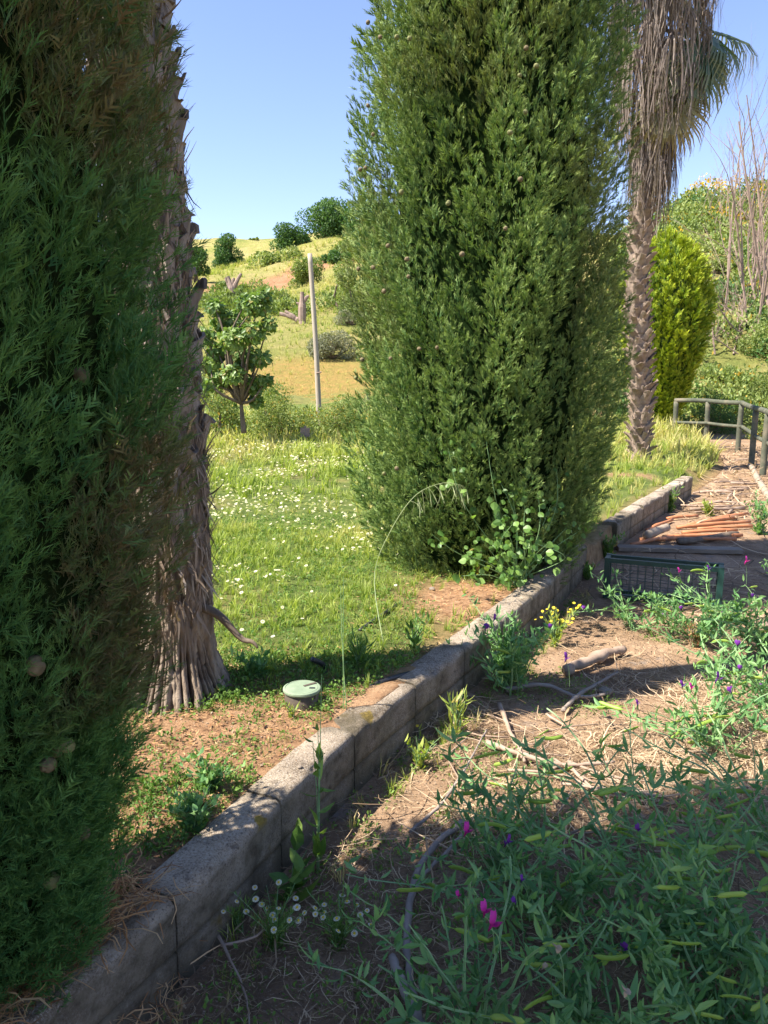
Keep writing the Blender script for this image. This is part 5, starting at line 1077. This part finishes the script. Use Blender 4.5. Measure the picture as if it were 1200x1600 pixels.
PEAS = [ # label, foot px, stems, length, seed, spread, leaves, pods, flowers, colour, lean, small
 ('pea plant at the bottom middle bearing the two bright pink flowers', (740, 1640), 7, .34, 1, .6, 26, 1, 0, 'pink', (-.15, .15), 40),
 ('pea plant in the bottom right corner of the photo', (1130, 1660), 9, .32, 2, .7, 30, 7, 1, 'purple', (0, .25), 90),
 ('pea plant with hanging withered flowers at the bottom edge, right of the pink flowers', (910, 1650), 8, .32, 3, .7, 28, 5, 3, 'withered', (0, .15), 70),
 ('pea plant thick with pale pods at the lower right edge', (1190, 1530), 11, .46, 4, .8, 28, 8, 1, 'purple', (-.1, .1), 90),
 ('pea plant in the shade between the straw and the lower right corner', (1010, 1470), 11, .46, 5, .9, 28, 7, 0, 'purple', (0, .1), 80),
 ('pea plant just above and right of the pink flowers', (860, 1440), 8, .40, 6, .9, 26, 4, 2, 'purple', (-.1, .1), 60),
 ('pea plant at the right edge in front of the sunlit straw', (1215, 1330), 11, .44, 7, .9, 26, 6, 1, 'purple', (-.2, 0), 25),
 ('pea plant whose dark stems rise over the sunlit straw, centre right', (1020, 1340), 5, .44, 8, .8, 24, 7, 1, 'purple', (-.1, 0), 8),
 ('pea plant whose dark stems rise over the straw near the driftwood', (840, 1310), 4, .36, 9, .6, 18, 4, 0, 'purple', (-.1, 0), 5),
 ('pea plant with magenta blooms beside the twisted grey branch', (785, 1380), 5, .22, 10, .5, 12, 0, 0, 'pink', (-.2, .1), 15),
 ('pea plant right of the sunny log with small purple flowers', (1110, 1175), 8, .36, 11, .9, 24, 4, 4, 'purple', (-.2, 0), 60),
 ('pea plant at the right edge level with the sunny log', (1225, 1130), 12, .48, 12, .8, 26, 4, 2, 'purple', (-.15, 0), 90),
 ('sunlit pea plant at the right edge below the crate', (1195, 1030), 12, .46, 13, .8, 26, 5, 3, 'purple', (-.1, 0), 120),
 ('sunlit sprawling pea plant in front of the right half of the crate', (1090, 1000), 9, .34, 14, .9, 26, 4, 4, 'purple', (-.2, -.1), 120),
 ('tall pea plant at the kerb with dark purple flowers, left of the log', (800, 1080), 9, .36, 15, .5, 28, 1, 3, 'purple', (-.05, 0), 70),
 ('small pale pea plant reaching across before the crate', (985, 985), 5, .30, 16, .9, 14, 0, 2, 'purple', (.1, .1), 30),
]
for (lb, uv, nst, L, sd_, sp_, nl, npd, nf, cl, ln, sm) in PEAS:
    x, y = pk(*uv); pea_plant(lb, (x, y), nst, L, sd_, sp_, nl, npd, nf, cl, ln, sm)
# the bright blooms where the photograph has them
def bloom(par_label, u, v, Y, col, sc, rot=0.):
    par = [o for o in bpy.data.objects if o.get('label') == par_label][0]; p = at_y(u, v, Y); D = unit(np.array([math.sin(rot), -.1, math.cos(rot)])); B = basis(D[None], np.array([[.85, -.55, -.1]]))[0]
    link('flower', FLW[col], par, mat4(B, p - np.array(par.location), sc))
    b0 = p - np.array(par.location); V, F = tube(spline([b0 - D * .01, b0 + (.02, .02, -.05), b0 + (.03, .03, -.14)], 6), .0011, 4, False); Geo().add(V, F, .5).build('flower_stalk', M['vstem'], par)
a0 = PEAS[0][0]; a9 = PEAS[9][0]; a5 = PEAS[5][0]; a14 = PEAS[14][0]
bloom(a0, 757, 1425, 1.42, 'pink', .95, .1); bloom(a0, 768, 1445, 1.40, 'pink', 1.2, .35); bloom(a0, 716, 1400, 1.5, 'pink', .5, 0)
bloom(a9, 728, 1300, 1.85, 'pink', 1.1, .3); bloom(a9, 793, 1315, 1.85, 'purple', 1., .5)
bloom(a5, 815, 1375, 1.7, 'purple', .7, .2); bloom(a5, 805, 1410, 1.65, 'purple', .7, -.3); bloom(a0, 868, 1478, 1.35, 'withered', 1., 2.3); bloom(PEAS[2][0], 975, 1545, 1.2, 'withered', 1., 2.6)
bloom(a14, 884, 1030, 3.2, 'purple', 1.5, .2); bloom(a14, 772, 968, 3.5, 'purple', 1.3, .4); bloom(a14, 765, 980, 3.5, 'purple', 1.3, -1.2)
bloom(PEAS[10][0], 1120, 1062, 3.0, 'purple', 1.6, .3); bloom(PEAS[10][0], 1066, 1072, 3.0, 'purple', 1.2, 0); bloom(PEAS[10][0], 1080, 1075, 3.0, 'pink', .9, 0)
bloom(PEAS[10][0], 996, 1100, 2.9, 'purple', .9, 0); bloom(PEAS[13][0], 1165, 878, 4.2, 'pink', 1.2, .3); bloom(PEAS[13][0], 1107, 890, 4.2, 'purple', 1.2, 0); bloom(PEAS[13][0], 1061, 893, 4.2, 'pink', .9, 0)

# ------------------------------------------------------------------ weeds with names of their own
def weed(name, label, c, z0, n, h, seed, mat='weed', leaf=.05, w=.2, spread=.35, flw=None, nfl=0, fs=.01, stemr=.0018, dry=0., lpn=6, lean=(0, 0)):
    g_ = np.random.default_rng(seed); base = np.array([c[0], c[1], z0]); t = thing(name, label, 'plant', tuple(base)); st = Geo(); lf = Geo(); T_ = leaf_t(1, w, .3, .35, 3); tips = []
    for k in range(n):
        a = g_.uniform(0, 2 * PI); H = h * g_.uniform(.6, 1.1); sp_ = spread * g_.uniform(.2, 1); e = np.array([math.cos(a) * sp_ * H + lean[0] * H, math.sin(a) * sp_ * H + lean[1] * H, H]); P = spline([(g_.normal() * .01, g_.normal() * .01, -.01), e * .5 * np.array([.7, .7, 1.1]), e], 8); V, F = tube(P, np.linspace(stemr, stemr * .5, 8), 4, False); st.add(V, F, g_.uniform(0, 1), 0, dry)
        tips.append(e); m = lpn; pi_ = g_.uniform(.05, 1, m); Pn = np.stack([np.interp(pi_, np.linspace(0, 1, 8), P[:, i_]) for i_ in range(3)], -1); D = unit(g_.normal(size=(m, 3)) * np.array([1, 1, .4]) + np.array([0, 0, .6])); lf.inst(T_, basis(D, g_.normal(size=(m, 3)) * .3 + np.array([0, 0, -1])) * (leaf * (1.2 - .6 * pi_) * g_.uniform(.7, 1.2, m))[:, None, None], Pn, g_.uniform(0, 1, m), (g_.uniform(0, 1, m) < dry) * .9)
    st.build('stems', M['vstem'], t); lf.build('leaves', M[mat], t)
    if flw:
        for k in range(nfl):
            p = tips[k % len(tips)] + g_.normal(size=3) * (.006 if k < len(tips) else .02); D = unit(np.array([g_.normal() * .3, g_.normal() * .3 - .3, 1.])); B = basis(D[None], g_.normal(size=(1, 3)))[0]
            link('flower', flw, t, mat4(B, p, fs * g_.uniform(.8, 1.2)))
    return t
def cham_mesh():
    me = None; g = Geo(); V, T, t_ = daisy_t(11); V[1:, 2] -= .06; g.add(V, T, .5); me = g.mesh('chamomile_flower', M['white']); me.materials.append(M['yellow'])
    g2 = Geo().add(V, T, .5); n = 7; th = np.linspace(0, PI / 2, 5); A = np.arange(11) * 2 * PI / 10; T2, A2 = np.meshgrid(th, A, indexing='ij'); Vd = np.stack([np.sin(T2) * np.cos(A2) * .2, np.sin(T2) * np.sin(A2) * .2, .22 * np.cos(T2) + .0], -1).reshape(-1, 3); g2.add(Vd, grid_faces(5, 11), .5)
    me = g2.mesh('chamomile_flower', M['white']); me.materials.append(M['yellow']); mi = np.zeros(len(me.polygons), dtype=np.int32); mi[len(T):] = 1; me.polygons.foreach_set('material_index', mi); return me
CHAM = cham_mesh()
def yel_mesh():
    g = Geo(); V, T, t_ = daisy_t(6); g.add(V, T, .5); return g.mesh('yellow_flower', M['yellow'])
YEL = yel_mesh()
def clump_weed(lb, uv, H, seed, nfl, n=16, spread=.8, lean=(0, 0)): n = int(n * 1.6); x, y = pk(*uv); return weed('chamomile', lb, (x, y), 0, n, H, seed, 'weed', .026, .07, spread, CHAM, nfl, .016, .0012, 0, 26, lean)
clump_weed('chamomile with small white flowers at the kerb foot, lower left part of the clump', (430, 1480), .14, 1, 15, 15, .9)
clump_weed('chamomile with white flowers nearest the twisted grey branch', (530, 1475), .12, 2, 14, 14, 1.0)
clump_weed('sparse chamomile stems touching the kerb face', (372, 1450), .13, 3, 6, 7, .7)
W = [ # name, label, foot px, z, n, h, seed, mat, leaf, w, spread, dry, lpn
 ('tall_weed', 'tall single stemmed weed growing up in front of the kerb, lower middle', (500, 1360), 0, 3, .62, 1, 'weed', .07, .16, .10, 0, 8),
 ('broadleaf_weed', 'broad leaved weed at the kerb foot above the chamomile', (455, 1400), 0, 6, .14, 2, 'weed', .085, .3, .8, 0, 3),
 ('grass_tuft', 'bright green grass tuft at the kerb foot near the middle', (712, 1150), 0, 16, .20, 3, 'grass', .08, .07, .35, .1, 4),
 ('leafy_weed', 'small leafy weed with a yellow bud below the bright grass tuft', (655, 1200), 0, 9, .12, 4, 'grass', .06, .14, .9, 0, 4),
 ('leafy_weed', 'weed spilling over the gap in the kerb behind the crate', (950, 872), 0, 16, .22, 5, 'weed', .06, .2, .7, .05, 8),
 ('leafy_weed', 'weed bush at the far kerb face, in front of the stick heap', (1048, 800), 0, 16, .30, 6, 'weed', .07, .14, .5, .1, 8),
 ('leafy_weed', 'low green weed on the path beyond the orange pipes', (1105, 806), 0, 12, .16, 7, 'grass', .07, .2, .9, .1, 6),
 ('leafy_weed', 'grey green weed at the right edge behind the orange pipes', (1185, 835), 0, 18, .38, 8, 'vetch', .07, .2, .6, .05, 9),
 ('leafy_weed', 'dark weeds at the kerb foot just left of the crate', (918, 905), 0, 12, .12, 9, 'weed', .06, .2, .9, .1, 5),
 ('reddish_weed', 'reddish dry weed between the log and the right edge', (1085, 1010), 0, 18, .14, 10, 'litter', .04, .15, .9, .3, 6),
 ('leafy_weed', 'weed with lance leaves on the bed behind the sunny kerb', (645, 1020), .23, 9, .16, 11, 'weed', .06, .16, .6, 0, 6),
 ('leafy_weed', 'bushy shaded weed between valve box and palm foot', (400, 1065), .23, 18, .14, 12, 'vetch', .05, .22, .8, 0, 7),
 ('grass_tuft', 'shaded dark grass tuft behind the valve box', (560, 1045), .23, 22, .16, 13, 'weed', .08, .07, .6, 0, 4),
 ('grass_tuft', 'small grass tuft leaning on the front of the valve box', (457, 1128), .23, 9, .07, 14, 'grass', .04, .10, .5, 0, 4),
 ('leafy_weed', 'thin upright weed at the palm foot crack', (272, 1100), .22, 4, .22, 15, 'ivy', .05, .25, .25, 0, 4),
 ('leafy_weed', 'yellowish weed patch at the right side of the palm foot', (330, 1100), .22, 16, .09, 16, 'ivy', .035, .3, 1.0, .15, 6),
 ('leafy_weed', 'low weed mat hanging over the kerb edge at lower left', (300, 1290), .24, 22, .09, 17, 'vetch', .035, .35, 1.2, .05, 7),
 ('leafy_weed', 'low weed mat in the shaded bed behind the kerb', (330, 1235), .24, 26, .10, 18, 'vetch', .035, .3, 1.2, .05, 7),
 ('leafy_weed', 'yellow green weeds between kerb and big cypress foot', (745, 905), .24, 16, .2, 19, 'ivy', .06, .2, .6, .1, 8),
 ('tall_weed', 'tall thin grass stalk in front of the valve box kerb', (537, 1125), .2, 2, .62, 20, 'weed', .05, .08, .06, 0, 4),
]
for (nm, lb, uv, z, n, h, sd_, mt, lf_, w_, sp_, dr_, lpn) in W:
    p = at_z(*uv, z); weed(nm, lb, (p[0], p[1]), z, n, h, sd_ + 300, mt, lf_, w_, sp_, None, 0, .01, .0018, dr_, lpn)
p = at_z(868, 1010, 0); weed('yellow_flowered_weed', 'weed with bright yellow flowers at the kerb foot by the shade', (p[0], p[1]), 0, 14, .22, 401, 'grass', .05, .15, .6, YEL, 26, .02, .0016, 0, 7)
p = at_z(655, 1165, 0); weed('yellow_flowered_weed', 'small plant with a single yellow flower in front of the kerb', (p[0], p[1]), 0, 3, .08, 402, 'grass', .03, .15, .4, YEL, 1, .014, .0012, 0, 3)
p = at_z(790, 1070, 0); weed('leafy_weed', 'dense upright blue green weed against the kerb, left of the log', (p[0], p[1]), 0, 26, .34, 403, 'vetch', .08, .13, .35, None, 0, .01, .0025, 0, 9)
# climber over the kerb in front of the big cypress
HEART = leaf_t(1, .46, .2, .2, 4)
def climber():
    g_ = np.random.default_rng(5); b = at_z(812, 910, .24); t = thing('climbing_vine', 'climbing vine with heart shaped leaves on the lower front of the big cypress', 'plant', tuple(b)); st = Geo(); cand = []
    ends = [(700, 700), (760, 690), (675, 835), (800, 770), (840, 770), (870, 735), (885, 825), (905, 830), (815, 830), (770, 800), (735, 870), (790, 860), (840, 850), (820, 790), (860, 790), (720, 900), (800, 820), (780, 750), (855, 850), (750, 840)]
    for k, (u, v) in enumerate(ends):
        Y = 4.25 + .25 * (v < 800) + g_.uniform(-.08, .1) if u < 860 else 4.8; e = at_y(u, v, Y); m_ = b * .45 + e * .55 + np.array([g_.normal() * .08, -.07, .04]); P = spline([b + g_.normal(size=3) * .03, m_, e], 14); V, F = tube(P, np.linspace(.003, .0015, 14), 4, False); st.add(V, F, .3)
        for i_ in range(2, 14): cand.append(P[i_])
    st.build('stems', M['vstem'], t, org=b); me = Geo().add(HEART[0] * .042, HEART[1], .5, HEART[2]).mesh('leaf', M['ivy']); me2 = Geo().add(HEART[0] * .042, HEART[1], .95, HEART[2]).mesh('leaf', M['ivy']); me3 = Geo().add(HEART[0] * .042, HEART[1], .1, HEART[2]).mesh('leaf', M['ivy'])
    C = np.array(cand); k = g_.integers(0, len(C), 290); 
    for q_ in k:
        D = unit(g_.normal(size=3) * .7 + np.array([0, -.2, -.6])); B = basis(D[None], np.array([[g_.normal() * .4, 1., -.5 + g_.normal() * .4]]))[0]; link('leaf', [me, me2, me3][g_.integers(3)], t, mat4(B, C[q_] + g_.normal(size=3) * .035 - b, g_.uniform(.6, 1.25)))
climber()
# wild oat arching out of the cypress foot
def oat():
    b = at_z(600, 1010, .23); t = thing('wild_oat', 'arching pale wild oat stalk in front of the big cypress', 'plant', tuple(b)); st = Geo(); g_ = np.random.default_rng(8)
    P = spline([b, at_y(585, 900, 3.95), at_y(610, 830, 4.0), at_y(648, 775, 4.05), at_y(690, 755, 4.1), at_y(720, 758, 4.1)], 24); V, F = tube(P, np.linspace(.0025, .0012, 24), 4, False); st.add(V, F, .9, 0, .4)
    for i_ in range(13, 24):
        for q_ in range(2):
            L = g_.uniform(.05, .14); a = P[i_]; V, F = tube(spline([a, a + (g_.uniform(0, .05), g_.normal() * .02, -L * .3), a + (g_.uniform(.0, .06), g_.normal() * .03, -L)], 5), [.001, .001, .001, .0028, .0008], 4, False); st.add(V, F, .9, 0, .5)
    st.build('stalk', M['vstem'], t, org=b)
    P = spline([at_z(470, 1010, .23), at_y(560, 890, 3.7), at_y(590, 800, 3.8)], 10)
oat()
# lone ivy leaves on the cypress
print('tris', sum(len(m.polygons) for m in bpy.data.meshes), 'objects', len(bpy.data.objects))
